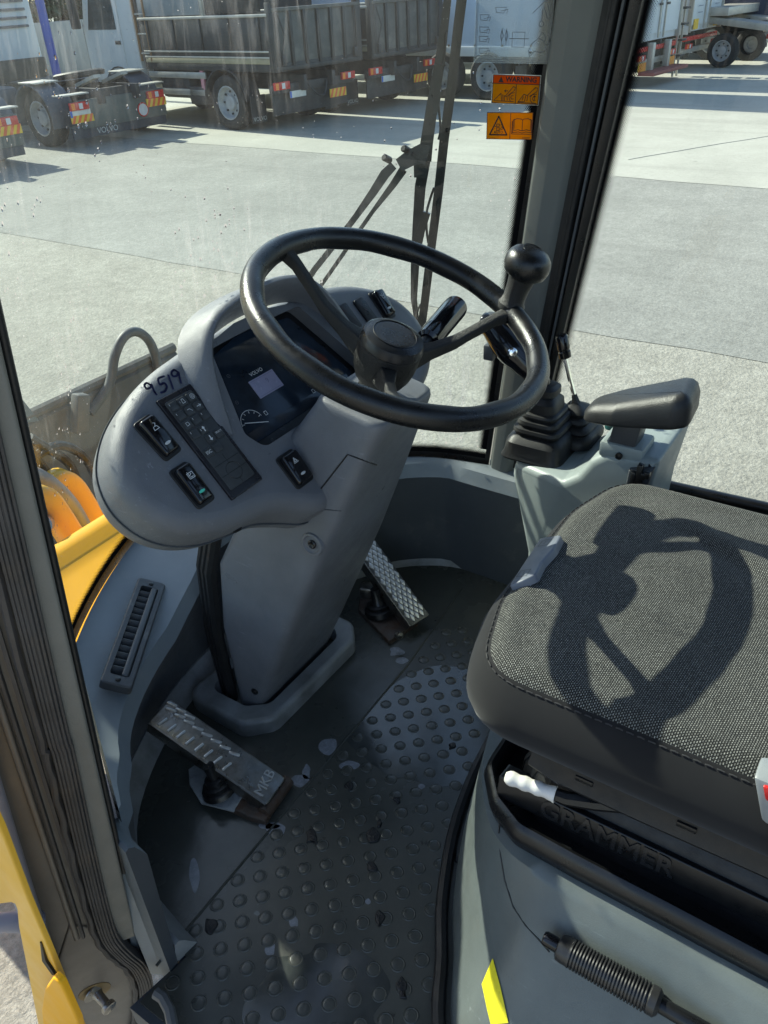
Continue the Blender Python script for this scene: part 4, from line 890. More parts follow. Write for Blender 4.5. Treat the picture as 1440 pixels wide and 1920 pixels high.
# accelerator (right)
pa = thing('accelerator_pedal', 'long steel pedal with raised diamond pattern right of the column', 'pedal', PZ(757, 1190, 0))
q_tl, q_tr, q_bl, q_br = PZ(683, 1002, .15), PZ(716, 992, .15), PZ(742, 1192, .03), PZ(781, 1158, .03)
qf, qlen, qwid = quadfr(q_tl, q_tr, q_bl, q_br)
if qf.N.z < 0: qf = Fr(qf.o, -qf.U, qf.V)
mk('pedal_plate', MB().slab(rect(qwid, qlen, .006), qf, -.010, 0, .002), M('dark_oiled_steel', (.12, .12, .115), .4, .8, var=.3, vs=30, dirt=.3, dirtcol=(.05, .045, .04)), pa)
mk('side_flange', MB().box(qf.p(-qwid/2, 0, -.014), (.003, qlen*.98, .028), Matrix((qf.U, qf.V, qf.N)).transposed(), .001), steel, pa)
dw, dh = qwid/4.2, qlen/10.5
mb = MB(); mb.slab([(-dw*.46, 0), (0, -dh*.46), (dw*.46, 0), (0, dh*.46)], Fr((0, 0, 0), (1, 0, 0), (0, 1, 0)), -.001, .0028, .001, 2); dia = shared('diamond', mb, steelw)
for r_ in range(20):
    for cI in range(4):
        x = (cI-1.5+(.5 if r_ % 2 else 0))*dw*.98; y = qlen*.47-r_*dh*.5
        if abs(x) < qwid*.46 and abs(y) < qlen*.48: inst('diamond', dia, pa, qf.mat(x, y, 0))
F3 = Fr((PZ(730, 1180, 0).x, PZ(730, 1180, 0).y, 0), (1, 0, 0), (0, 1, 0)); oo3 = F3.o
mk('pedal_foot', MB().slab([tuple((PZ(*p, 0)-oo3).xy) for p in ((676, 1115), (672, 1150), (730, 1210), (783, 1172), (770, 1150), (720, 1100))], F3, -.001, .012, .003), rusty, pa)
P = PZ(712, 1142, .02); mk('rod_boot', MB().lathe([(.036, -.006), (.034, .006), (.026, .008), (.027, .016), (.018, .018), (.012, .03), (.01, .055)], P, (0, .2, 1), 18), black, pa)
mk('foot_bracket', MB().box(PZ(688, 1110, .02), (.03, .03, .04), Matrix.Rotation(.4, 3, 'Z'), .004), steel, pa); mk('foot_bolt', MB().lathe([(.008, 0), (.008, .012), (.0, .014)], PZ(745, 1190, .03), (-.3, -.8, .3), 8, cap=False), steel, pa)
# ---- cab frame: right front pillar
def vloft(mb, outline, z0, z1, lean=LEAN, zr=.3, leanx=0):
    zs_ = [z0, (z0+z1)/2, z1]; return mb.loft([[V((p[0]+leanx*(z-zr), p[1]+lean*(z-zr), z)) for p in outline] for z in zs_])
rp_ = thing('front_pillar', 'grey grained right front cab pillar with black door seals', 'pillar', (1.41, .63, .25))
def ploft(name, o0, o1, r, mat, za=-.0, zb=1.6):
    A, B = rpoly(o0, r, 3), rpoly(o1, r, 3); rings = []
    for z in (za, .3, 1.16, zb):
        t = (z-.3)/.86; rings.append([V((a[0]+(b[0]-a[0])*t, a[1]+(b[1]-a[1])*t, z)) for a, b in zip(A, B)])
    return mk(name, MB().loft(rings), mat, rp_, 40)
ploft('pillar_trim', [(1.385, .652), (1.389, .676), (1.445, .71), (1.462, .645), (1.402, .626), (1.387, .636)], [(1.385, .562), (1.389, .588), (1.445, .62), (1.462, .535), (1.402, .514), (1.387, .526)], .008, pillarm)
ploft('door_seal', [(1.397, .632), (1.45, .65), (1.45, .598), (1.404, .612)], [(1.397, .522), (1.45, .54), (1.45, .474), (1.404, .498)], .004, blackm, .30)
ploft('seal_lip', [(1.3985, .620), (1.41, .621), (1.41, .617), (1.4005, .616)], [(1.3985, .508), (1.41, .509), (1.41, .505), (1.4005, .504)], .0005, blackm, .30)
ploft('seal_lip', [(1.406, .607), (1.42, .608), (1.42, .604), (1.407, .6035)], [(1.406, .490), (1.42, .491), (1.42, .487), (1.407, .4865)], .0005, greyd, .30)
ploft('window_frame', [(1.41, .606), (1.456, .612), (1.456, .597), (1.42, .594)], [(1.41, .482), (1.456, .485), (1.456, .465), (1.42, .463)], .004, black, .30)
# ---- left front pillar (open door jamb)
LPF = Fr((.300, .675, .215), (-.85, .53, .088), (0, -.166, 1))
LPF = Fr((.300, .675, .215), (-.85, .53, .088), (0, -.166, 1), LPF.N if LPF.N.y < 0 else -LPF.N)
lp = thing('door_jamb', 'weathered brown-grey left door jamb with ribbed rubber seal', 'pillar', LPF.p(.06, -.3))
mb = MB()
def strip_(a0, a1, h0, h1, b0=-.16, b1=1.42, fil=.004): return MB().slab([(a0, b0), (a1, b0), (a1, b1), (a0, b1)], LPF, h0, h1, fil, 3)
LPF2 = LPF
mk('trim_edge', strip_(-.010, -.0035, -.05, -.004, .0), blackm, lp)
mk('inner_trim', strip_(-.004, .024, -.05, .002, -.17), M('beige_grey_trim', (.175, .17, .15), .5, var=.1, vs=10, bump=.2, bs=500, dirt=.2, dirtcol=(.12, .1, .08)), lp)
mk('jamb_panel', strip_(.022, .104, -.06, -.006, -.46), jambm, lp)
mk('jamb_flange', strip_(.102, .109, -.07, .004, -.46, 1.42, .002), jambm, lp)
for a0, h1, w_ in ((.050, .002, .004), (.060, .003, .005)): mk('seal_lip', strip_(a0, a0+w_, -.01, h1, -.12), sealm, lp)
mk('seal_carrier', strip_(.067, .075, -.01, .0015, -.12), jambm, lp)
# ribbed seal that kinks over the sill
cl_ = [(LPF.at(*p)[0], LPF.at(*p)[1]) for p in ((95, 1320), (117, 1400), (140, 1500), (163, 1600), (188, 1700), (206, 1752), (232, 1782), (258, 1805), (272, 1840), (272, 1880), (262, 1930))]
m0 = cl_[0]; m1 = cl_[3]; sl0 = (m1[0]-m0[0])/(m1[1]-m0[1])
cl_ = [(m0[0]+sl0*(b-m0[1]), b) for b in (1.4, 1.1, .9)] + cl_
path = cat(cl_, 5, False); rings = []
NRIB = 6
for i, p in enumerate(path):
    d = (V(path[min(i+1, len(path)-1)])-V(path[max(i-1, 0)])).normalized(); n = V((-d.y, d.x)); W2 = .0115
    sec = [(-W2, -.004)]
    for k in range(NRIB):
        x0 = -W2+2*W2*k/NRIB; w_ = 2*W2/NRIB; hh = .013*math.sqrt(max(0, 1-((x0+w_/2)/(W2*1.25))**2))
        sec += [(x0+w_*.12, hh-.0009), (x0+w_*.25, hh), (x0+w_*.8, hh), (x0+w_*.93, hh-.0009)]
    sec += [(W2, -.004)]
    rings.append([LPF.p(p[0]+n.x*s_[0], p[1]+n.y*s_[0], s_[1]) for s_ in sec])
mb = MB(); mb.loft(rings, closed=True); mk('ribbed_seal', mb, sealm, lp, 35)
# wrinkled outer lip following the kink
mb = MB(); lipp = [(p[0]+.017, p[1]-.006) for p in path]; mb.tube([LPF.p(p[0]+.0012*math.sin(i*1.9), p[1], .003) for i, p in enumerate(lipp)], .0045, 7); mk('seal_lip', mb, sealm, lp)
# sill panel, bracket, bolt and striker
mk('sill_panel', MB().slab([LPF.at(*p) for p in ((130, 1740), (215, 1745), (260, 1800), (290, 1930), (300, 2010), (140, 2010), (95, 1850))], LPF, -.05, -.003, .004), jambm, lp)
mk('corner_bracket', MB().slab(rpoly([LPF.at(*p, -.02) for p in ((205, 1700), (232, 1655), (250, 1690), (268, 1775), (280, 1850), (296, 1930), (245, 1930), (222, 1790))], .006, 3), LPF, -.06, -.012, .010), panelb, lp)
mk('bracket_bolt', MB().lathe([(.009, 0), (.009, .005), (.005, .006), (.0, .004)], LPF.p(*LPF.at(217, 1728), -.010), LPF.N*-1 if LPF.N.dot(ray(217, 1728)) > 0 else LPF.N, 12, cap=False), black, lp)
sN = LPF.N if LPF.N.dot(ray(190, 1870)) < 0 else LPF.N*-1
sP = LPF.p(*LPF.at(178, 1862), -.003); sdir = (sN*.8+V((.35, -.3, -.1))).normalized()
stk = mk('striker_pin', MB().lathe([(.019, 0), (.019, .002), (.013, .004), (.009, .006), (.0075, .010), (.007, .028), (.010, .029), (.0115, .032), (.0115, .037), (.009, .039), (.0, .0395)], sP, sdir, 18, cap=False), steel, lp)
mk('striker_washer', MB().lathe([(.024, -.001), (.024, .001), (.018, .0015)], sP, sN, 18), M('brown_washer', (.2, .14, .06), .5, .3), lp)
# kick lip where the mat meets the sill
mb = MB(); mb.tube([PZ(*p, .02) for p in ((292, 1862), (306, 1872), (318, 1895), (326, 1935))], .008, 8); tag(mk('sill_hose', mb, M('grey_hose', (.16, .16, .155), .5, dirt=.3), None), 'short grey rubber edge loop beside the door sill', 'rubber edging')
# ---- grab rail outside the jamb
gr0 = LPF.N if LPF.N.dot(ray(60, 1700)) < 0 else LPF.N*-1
def gp(u, v, h=.012): return LPF.p(*LPF.at(u, v), 0)+gr0*h
grl = thing('grab_rail', 'grey painted tubular grab rail along the outside of the door jamb', 'grab rail', gp(100, 1800))
mk('rail_tube', MB().tube([gp(-60, 1270), gp(-28, 1440), gp(10, 1560), gp(42, 1660), gp(74, 1750), gp(100, 1812), gp(118, 1848)], [.013]*5+[.010, .004], 12), railm, grl)
mk('rail_branch', MB().tube([gp(66, 1715), gp(45, 1712), gp(10, 1712), gp(-80, 1722)], [.017, .013, .0125, .0125], 12), railm, grl)
# ---- yellow body panels below the door
YF = Fr((.16, .70, -.2), (0, 1, 0), (0, 0, 1)); YF = YF if YF.N.x < 0 else Fr((.16, .70, -.2), (0, -1, 0), (0, 0, 1))
yb = thing('loader_fender', 'yellow loader fender below the left door jamb', 'fender', YF.p(0, -.4))
mk('panel_skin', MB().slab(rpoly([YF.at(*p) for p in ((-40, 1470), (0, 1555), (30, 1633), (52, 1690), (95, 1790), (114, 1836), (158, 1940), (75, 1940), (47, 1800), (34, 1735), (30, 1692), (-40, 1700))], .004, 2), YF, -.006, 0, .002), yellow2, yb, 40)
YG = Fr((.15, .66, -.3), YF.U, YF.V, YF.N)
mk('raised_skin', MB().slab(rpoly([YG.at(*p) for p in ((88, 1850), (104, 1826), (118, 1838), (150, 1910), (162, 1975), (92, 1975), (82, 1890))], .008, 3), YG, -.004, .004, .003), yellow, yb, 40)
mb = MB(); mb.tube([YF.p(*YF.at(*p), .001) for p in ((78, 1765), (86, 1795), (104, 1822))], [.001, .004, .0035], 6); mk('crack', mb, black, yb)
# ---- yellow front bulkhead just outside the windscreen
fb_ = thing('loader_deck', 'bright yellow sloping loader deck below the windscreen', 'bodywork', (.8, 1.4, -.6))
mb = MB(); rings = []
for x in (.44, .7, .9, 1.2, 1.6): rings.append([V((x, y, z)) for y, z in ((1.20, -.75), (1.20, .03), (1.21, .058), (1.30, .082), (1.42, .108), (1.455, .12), (1.475, .138), (1.50, .145), (1.52, .138), (1.535, .11), (1.54, -.75))])
mb.loft(rings); mk('deck_plate', mb, yellow, fb_, 40)
# ---- loader linkage beyond, plus unseen plates added to shade the cab floor
bm_ = thing('loader_boom', 'yellow loader linkage in front of the cab with unseen added plates shading the floor', 'boom', (.75, 2.2, -.7))
def plate(x0, x1, pts, mat, name):      # side plate given by (y,z) outline
    o = pts if area2(pts) > 0 else pts[::-1]
    mb = MB(); mb.loft([[V((x, y, z)) for y, z in o] for x in ((x0, x0+.006, x1-.006, x1))]); return mk(name, mb, mat, bm_)
for x, x2, zb_ in ((-.05, .06, 1.02), (.08, .30, 1.02), (.302, .53, 1.02), (.532, .612, 1.30), (.614, .80, 1.02), (.802, 1.36, 1.06)):
    plate(x, x2, [(2.2, zb_), (2.2, 1.46), (2.21, 1.52), (2.23, 1.52), (2.235, zb_+.03)], yellow, 'shade_plate')
mk('added_cross_tube', MB().tube([(-.05, 2.36, 1.50), (1.3, 2.36, 1.50)], .04, 16), yellow, bm_)  # out of view, added along with the shading plates
for x in (-.02, .24): mk('added_leg', MB().box((x, 2.32, .2), (.09, .2, 1.7), None, .01), yellow, bm_)  # unseen legs added to carry the shading plates
def arc(cx, cz, y, r, a0, a1, n=14): return [V((cx+r*math.cos(math.radians(a0+(a1-a0)*k/n)), y+.02*k/n, cz+r*math.sin(math.radians(a0+(a1-a0)*k/n)))) for k in range(n+1)]
# yellow lugs and cylinder seen low through the glass
for y, pts in ((1.66, ((30, 975), (42, 945), (62, 930), (84, 936), (104, 962), (130, 1002), (158, 1050))), (1.80, ((92, 925), (104, 905), (118, 901), (136, 915), (156, 945), (178, 975), (205, 1015)))):
    P = [PY(u, v, y) for u, v in cat(pts, 4, False)]; rings = []
    for i, p in enumerate(P):
        d = (P[min(i+1, len(P)-1)]-P[max(0, i-1)]).normalized(); n = V((0, 1, 0)).cross(d).normalized()
        rings.append([p+n*a_*.030+V((0, b_*.030, 0)) for a_, b_ in ((-1, -.7), (-.7, -1), (.7, -1), (1, -.7), (1, .7), (.7, 1), (-.7, 1), (-1, .7))])
    mk('hook_arm', MB().loft(rings), yellow2, bm_, 50)
mk('cylinder', MB().tube(cat([tuple(PY(u, v, 1.73)) for u, v in ((-10, 870), (40, 890), (85, 912), (120, 945), (145, 985), (160, 1020))], 4, False), .034, 14), M('grey_cylinder', (.24, .25, .27), .4, .3, var=.3, vs=12), bm_)
mk('pivot_pin', MB().tube([PY(78, 985, 1.57), PY(84, 982, 1.64)], .024, 12), steel, bm_)
for pts in (((60, 860), (110, 835), (160, 860), (190, 930), (200, 1000)), ((55, 820), (90, 842), (130, 870), (150, 920)), ((20, 800), (60, 850), (100, 900))):
    mk('hydraulic_hose', MB().tube(cat([tuple(PY(u, v, 1.85)) for u, v in pts], 5, False), .013, 8), blackm, bm_)
# ---- bucket
bu = thing('loader_bucket', 'dull grey loader bucket with a bent top rail seen low left', 'bucket', (1.0, 3.1, GZ+.1))
b0_, b1_ = PY(-120, 905, 2.75), PY(330, 690, 2.75)
zt_ = PY(120, 745, 2.75).z
mb = MB(); rings = []
for x in (.5, b1_.x): rings.append([V((x, y, z)) for y, z in ((2.75, zt_), (2.72, zt_-.03), (2.70, zt_-.35), (2.85, GZ+.35), (3.2, GZ+.15), (3.9, GZ+.12), (3.9, GZ+.16), (3.2, GZ+.2), (2.9, GZ+.4), (2.76, zt_-.35), (2.79, zt_-.02))])
mb.loft(rings); mk('bucket_shell', mb, bucketm, bu, 30)
mb = MB(); mb.tube([V((.5, 2.74, zt_)), V((b1_.x, 2.74, zt_))], .022, 8); mk('top_rail', mb, bucketm, bu)
lp_ = [(168, 775), (205, 720), (215, 668), (232, 632), (256, 622), (280, 640), (294, 680), (300, 740), (302, 790)]
mk('hoop', MB().tube(cat([tuple(PY(u, v, 2.7)) for u, v in lp_], 5, False), .02, 10), M('grey_hoop', (.085, .09, .088), .55, var=.3, vs=6), bu)
mk('bucket_tooth', MB().box(PY(150, 775, 2.66), (.06, .05, .16), Matrix.Rotation(.35, 3, 'Y'), .01), bucketm, bu)
o = [tuple(PY(u, v, 2.72).xz) for u, v in ((0, 690), (32, 735), (75, 790), (0, 800), (-80, 800))]
mk('side_plate', MB().slab(o, Fr((0, 2.72, 0), (1, 0, 0), (0, 0, 1)), -.03, .0, .004), M('dark_green_blue_steel', (.08, .12, .15), .5, var=.4, vs=8), bu)
# ---- windscreen
ws = thing('windscreen', 'dirty water-streaked curved front windscreen with black dotted edge', 'window', (XC, 1.1, WZ0))
NTW, NZW = 90, 24
rows = [[WSP(i/NTW, WZ0+(WZ1-WZ0)*j/NZW) for i in range(NTW+1)] for j in range(NZW+1)]
mb = MB(); mb.grid(rows); gpn = mk('pane', mb, wsglass, ws, 180)
def frit(t0, t1, za, zb, n, vert_, flip=False, inset=.003):
    """band of edge print; UV.y runs across the band 0..1"""
    mb = MB(); mb.uv = []; K = 1; r0, r1 = [], []; s_ = 0; last = None
    for k in range(n+1):
        w = k/n
        if vert_: z = za+(zb-za)*w; A, B = WSP(t0, z, inset), WSP(t1, z, inset)
        else: t = t0+(t1-t0)*w; A, B = WSP(t, za, inset), WSP(t, zb, inset)
        if last is not None: s_ += (A-last).length
        last = A; r0.append(A); r1.append(B); mb.uv.append((s_, 0))
    mb.grid([r0, r1]); L = [u[0] for u in mb.uv]; mb.uv = [(x, 0) for x in L] + [(x, 1) for x in L]
    return mb
LEN_ = sum((V(a)-V(b)).length for a, b in zip(WSC, WSC[1:])); dt = 1/LEN_
def band(parent, name, mbx, mat): return mk(name, mbx, mat, parent, 180)
band(ws, 'edge_print', frit(1, 1-.018*dt, WZ0, WZ1, 10, True), fritb); band(ws, 'dotted_edge', frit(1-.018*dt, 1-.046*dt, WZ0+.045, WZ1, 40, True), fritm)
band(ws, 'edge_print', frit(0, .02*dt, WZ0, WZ1, 10, True), fritb)
band(ws, 'edge_print', frit(0, 1, WZ0, WZ0+.022, 60, False), fritb); band(ws, 'dotted_edge', frit(0, 1, WZ0+.022, WZ0+.047, 60, False), fritm)
# ---- right side window
SWX, swl = 1.452, -.13
sd_ = thing('side_window', 'clear right door window with black dotted edge and rubber seal', 'window', (1.45, .1, .34))
def SWP(y, z, inset=0): return V((SWX-inset, y, z))
mb = MB(); yf0 = lambda z: .612-.16*(z-.3)
mb.grid([[SWP(yf0(z)+(-.62-yf0(z))*i/12, z) for i in range(13)] for z in [.33+(1.52-.33)*j/10 for j in range(11)]]); mk('pane', mb, sideglass, sd_, 180)
def sfrit(o0, o1, n=40):
    mb = MB(); r0, r1, uv = [], [], []
    for k in range(n+1):
        z = .33+(1.52-.33)*k/n; r0.append(SWP(yf0(z)-o0, z, .003)); r1.append(SWP(yf0(z)-o1, z, .003)); uv.append(z-.33)
    mb.grid([r0, r1]); mb.uv = [(x, 0) for x in uv]+[(x, 1) for x in uv]; return mb
mk('edge_print', sfrit(-.02, .002), fritb, sd_, 180); mk('dotted_edge', sfrit(.002, .030), fritm, sd_, 180)
mb = MB(); mb.tube([(1.43, .60, .325), (1.43, .30, .332), (1.43, .0, .342), (1.43, -.62, .35)], .013, 10); mk('window_seal', mb, black, sd_)
dm = thing('door_panel', 'pale grey-green right door lower panel under the side window', 'door panel', (1.42, .0, 0))
mk('panel_body', MB().box((1.425, .035, .155), (.05, 1.31, .31), None, .012), panel, dm)
# ---- roof, rear wall and rear pillars (outside the picture, they shade the cab)
rf = thing('cab_roof', 'grey cab roof above the operator place', 'roof', (XC, .05, 1.56))
ro_ = rpoly([(.22, -.66), (1.52, -.66), (1.50, .55), (1.30, .86), (XC, 1.0), (.44, .86), (.24, .55)], .08, 5)
mb = MB(); mb.slab(ro_, Fr((0, 0, 0), (1, 0, 0), (0, 1, 0)), 1.54, 1.66, .03); mk('roof_shell', mb, greyd, rf, 40)
rw = thing('rear_wall', 'grey rear cab wall with rear window opening behind the seat', 'cab wall', (XC, -.66, 0))
mk('wall_panel', MB().box((XC, -.655, .45), (1.2, .05, .9), None, .01), greyd, rw)
for x in (.28, 1.45): mk('rear_post', MB().box((x, -.62, .77), (.09, .10, 1.54), None, .02), pillarm, rw)
# ---- wiper outside the windscreen
wp_ = thing('wiper', 'black pantograph windscreen wiper with long blade and double links', 'wiper', WSHIT(790, 600)[0])
def wh(u, v, out=.03):
    P, t = WSHIT(u, v); a, b = WSP(max(0, t-.01), P.z), WSP(min(1, t+.01), P.z); d = (b-a).normalized(); n = V((-d.y, d.x, 0)); 
    return P + ray(u, v)*out*1.2
def wtube(name, pts, r, mat, out=.03, n=8, sm=True): 
    P = [tuple(wh(u, v, out)) for u, v in pts]; return mk(name, MB().tube(cat(P, 4, False) if sm else P, r, n), mat, wp_)
def flatbar(name, pts, w, th, mat, out=.03):
    P = [wh(u, v, out) for u, v in pts]; rings = []
    for i, p in enumerate(P):
        d = (P[min(i+1, len(P)-1)]-P[max(0, i-1)]).normalized(); vdir = (p-CAM_LOC).normalized(); s_ = d.cross(vdir).normalized(); n = s_.cross(d)
        wi = 1.3*(w[i] if isinstance(w, (list, tuple)) else w)
        rings.append([p+s_*q[0]*wi/2+n*q[1]*th/2 for q in ((-1, -1), (1, -1), (1, 1), (-1, 1))])
    return mk(name, MB().loft(rings), mat, wp_, 30)
wip = M('wiper_black', (.018, .019, .02), .4, var=.3, vs=20, dirt=.3, dirtcol=(.1, .1, .1))
wipg = M('wiper_weathered', (.03, .032, .033), .5, var=.3, vs=15, dirt=.3, dirtcol=(.14, .14, .13))
flatbar('blade', [(868, -20), (858, 60), (848, 150), (833, 260), (822, 360), (808, 470), (796, 570), (788, 630)], [.013]*8, .012, wip, .02)
flatbar('blade_rubber', [(872, -20), (862, 60), (852, 150), (837, 260), (826, 360), (812, 470), (800, 570), (792, 630)], [.004]*8, .014, black, .012)
flatbar('arm', [(841, -20), (832, 60), (824, 120), (810, 200), (800, 268), (796, 300)], [.010, .011, .014, .016, .018, .020], .010, wipg, .035)
flatbar('arm', [(797, 300), (788, 350), (783, 420), (778, 500), (776, 560), (780, 592), (786, 612)], [.016, .016, .015, .013, .010, .008, .006], .010, wip, .035)
flatbar('arm', [(822, 120), (820, 180), (815, 215)], [.012, .010, .007], .010, wip, .03)
flatbar('arm', [(800, 398), (790, 430), (784, 470)], [.012, .012, .008], .010, wip, .03)
flatbar('pivot_block', [(748, 310), (770, 296), (790, 288), (802, 292)], [.018, .022, .026, .026], .03, wipg, .035)
flatbar('pivot_block', [(790, 285), (788, 330)], [.022, .018], .03, wip, .036)
for u, v in ((730, 300), (766, 283)):
    P = wh(u, v, .03); mk('pivot_cap', MB().lathe([(.0065, 0), (.0065, .02), (.004, .023), (.0, .023)], P, -ray(u, v)+V((-.6, .4, .4)), 12, cap=False), wipg, wp_)
flatbar('link', [(738, 310), (722, 326), (700, 360), (668, 405), (630, 455), (590, 505), (556, 556)], [.012, .014, .012, .009, .009, .009, .009], .008, wipg, .035)
flatbar('link', [(756, 318), (738, 345), (700, 395), (660, 452), (620, 510), (590, 552)], [.012, .010, .006, .006, .006, .006], .008, wipg, .035)
wtube('washer_hose', [(836, 60), (832, 110), (824, 140), (822, 190), (826, 240), (822, 262)], .0022, black, .03, 6)
wtube('washer_hose', [(814, 352), (806, 375), (800, 400), (800, 430), (803, 455)], .0024, black, .03, 6)
wtube('washer_hose', [(790, 570), (784, 580), (780, 600)], .0024, black, .03, 6)
# ---- stickers on the inside of the windscreen
def film(name, col):
    m, nt, out = newmat(name); a = nt.nodes.new('ShaderNodeBsdfDiffuse'); b = nt.nodes.new('ShaderNodeBsdfTranslucent'); mx = nt.nodes.new('ShaderNodeMixShader')
    n = ramp(nt, noise(nt, 60, 4, .6, nt.nodes.new('ShaderNodeTexCoord').outputs['Object']).outputs[0], [(.3, tuple(c*.92 for c in col)), (.7, col)])
    for q in (a, b): lk(nt, n.outputs[0], q.inputs[0])
    mx.inputs[0].default_value = .5; lk(nt, a.outputs[0], mx.inputs[1]); lk(nt, b.outputs[0], mx.inputs[2]); lk(nt, mx.outputs[0], out.inputs[0]); return m
orange = film('orange_sticker_film', (.85, .36, .01)); redor = film('red_sticker_film', (.85, .12, .01))
def sticker_frame(pxs, off=.004):
    P = [WSHIT(*p)[0] - ray(*p)*off for p in pxs]; o = sum(P, V((0, 0, 0)))/4
    f = Fr(o, (P[1]+P[2])-(P[0]+P[3]), (P[0]+P[1])-(P[2]+P[3])); 
    if f.N.dot(o-CAM_LOC) > 0: f.o = f.o; 
    w = (((P[1]-P[0]).length+(P[2]-P[3]).length)/2); h = ((P[0]-P[3]).length+(P[1]-P[2]).length)/2
    f.o = f.o + (CAM_LOC-o).normalized()*.006
    return f, w, h
def sk(f, w, h, x, y): return ((x-.5)*w, (.5-y)*h)
f1, w1, h1 = sticker_frame([(926, 138), (1017, 142), (1008, 197), (919, 194)])
s1 = thing('warning_sticker', 'orange WARNING sticker with red header and loader pictograms', 'sticker', f1.p(0, -h1/2))
mk('sticker_sheet', MB().slab(rect(w1, h1, .001), f1, 0, .0006), film('white_sticker_film', (.75, .75, .72)), s1)
mk('yellow_field', MB().slab([sk(f1, w1, h1, x, y) for x, y in ((.02, .32), (.98, .32), (.98, .97), (.02, .97))], f1, .0006, .0009), orange, s1)
mk('red_header', MB().slab([sk(f1, w1, h1, x, y) for x, y in ((.02, .03), (.98, .03), (.98, .305), (.02, .305))], f1, .0006, .0009), redor, s1)
text('lettering', 'WARNING', f1, w1*.10, h1*.333, .0012, h1*.235, inkb, s1, bold=.03, xs=1.02)
mb = MB(); P1 = lambda pts: [sk(f1, w1, h1, x, y) for x, y in pts]
lw = w1*.012
mb.poly(P1([(.13, .27), (.24, .27), (.185, .08)]), f1, .0012)
for st in ([(.0, .31), (1, .31)], [(.51, .31), (.51, .98)], [(.02, .03), (.98, .03), (.98, .97), (.02, .97), (.02, .03)],
           [(.06, .90), (.47, .90)], [(.06, .88), (.20, .64), (.22, .88)], [(.24, .68), (.25, .88)], [(.28, .88), (.27, .72), (.33, .74), (.34, .86)], [(.30, .72), (.45, .40), (.49, .42), (.48, .52), (.34, .72)], [(.34, .55), (.27, .55), (.30, .51)], [(.27, .55), (.30, .59)], [(.38, .82), (.37, .70), (.42, .62), (.48, .60)], [(.38, .82), (.41, .90), (.46, .90)], [(.46, .70), (.42, .71), (.41, .77), (.43, .82), (.47, .81)],
           [(.56, .92), (.95, .94)], [(.57, .90), (.68, .64), (.72, .66), (.70, .88), (.57, .90)], [(.65, .84), (.67, .72)], [(.72, .66), (.76, .68), (.75, .86)], [(.75, .68), (.90, .41), (.95, .42), (.94, .54), (.80, .70)], [(.82, .84), (.81, .72), (.86, .64), (.94, .62)], [(.82, .84), (.86, .92), (.93, .93)], [(.92, .70), (.88, .71), (.86, .77), (.88, .83), (.92, .82)], [(.90, .86), (.90, .68)], [(.88, .71), (.90, .67), (.92, .71)]):
    mb.ribbon(P1(st), lw, f1, .0013)
mk('pictograms', mb, inkb, s1)
f2, w2, h2 = sticker_frame([(917, 211), (1003, 211), (994, 262), (909, 260)])
s2_ = thing('manual_sticker', 'orange sticker with AUTO triangle and open book pictogram', 'sticker', f2.p(0, -h2/2))
mk('sticker_sheet', MB().slab(rect(w2, h2, .001), f2, 0, .0006), orange, s2_)
P2 = lambda pts: [sk(f2, w2, h2, x, y) for x, y in pts]; mb = MB(); lw = w2*.012
mb.ribbon(P2([(.07, .83), (.45, .83), (.26, .15), (.07, .83)]), w2*.028, f2, .0010)
for st in ([(.005, .01), (.995, .01), (.995, .99), (.005, .99), (.005, .01)], [(.52, .01), (.52, .99)],
           [(.58, .28), (.66, .22), (.76, .24), (.78, .28), (.80, .24), (.90, .22), (.97, .28)], [(.60, .24), (.60, .66), (.69, .63), (.78, .67), (.87, .63), (.96, .66), (.96, .24)], [(.78, .28), (.78, .67)], [(.58, .28), (.57, .74), (.70, .71), (.78, .75), (.86, .71), (.985, .74), (.975, .28)], [(.56, .32), (.555, .79), (.985, .79)],
           [(.22, .43), (.28, .43), (.28, .51), (.22, .51), (.22, .43)], [(.22, .56), (.28, .56), (.28, .66), (.22, .66), (.22, .56)], [(.18, .52), (.22, .52)], [(.31, .46), (.34, .44), (.36, .50), (.33, .54), (.37, .58), (.34, .63), (.31, .60)], [(.80, .93), (.95, .93)]):
    mb.ribbon(P2(st), lw, f2, .0011)
mk('pictograms', mb, inkb, s2_)
text('lettering', 'AUTO', f2, -w2*.235, -h2*.235, .0012, h2*.14, inkb, s2_, bold=.01)
# clear instruction sheet
f3, w3, h3 = sticker_frame([(900, -60), (1052, -60), (1022, 119), (884, 117)])
s3 = thing('instruction_film', 'clear printed film with line drawings stuck at the top of the windscreen', 'sticker', f3.p(0, -h3/2))
mk('film', MB().slab(rect(w3, h3, .002), f3, -.001, -.0002), clearsheet, s3)
mb = MB(); P3 = lambda pts: [((x-.5)*w3, (.5-y)*h3) for x, y in pts]; lw = .0007; random.seed(3)
mb.ribbon(P3([(.015, .0), (.015, .985), (.985, .985), (.985, 0)]), lw, f3, 0); mb.ribbon(P3([(.03, 0), (.03, .96), (.96, .96), (.96, 0)]), lw*.8, f3, 0)
for (cx, cy, s_) in ((.12, .5, .06), (.12, .63, .06), (.12, .73, .06), (.13, .86, .06), (.33, .42, .07)):
    mb.ribbon(P3([(cx-s_, cy-.02), (cx+s_, cy-.02), (cx+s_*.6, cy+.04), (cx-s_*.8, cy+.035), (cx-s_, cy-.02)]), lw, f3, 0); mb.ribbon(P3([(cx, cy+.02), (cx+s_*1.3, cy), (cx+s_*1.1, cy+.05)]), lw, f3, 0)
for cx in (.36, .42):
    mb.ribbon(P3([(cx, .62), (cx, .80)]), lw, f3, 0); mb.ribbon(P3([(cx-.02, .70), (cx, .64), (cx+.02, .70), (cx, .76), (cx-.02, .70)]), lw*1.3, f3, 0)
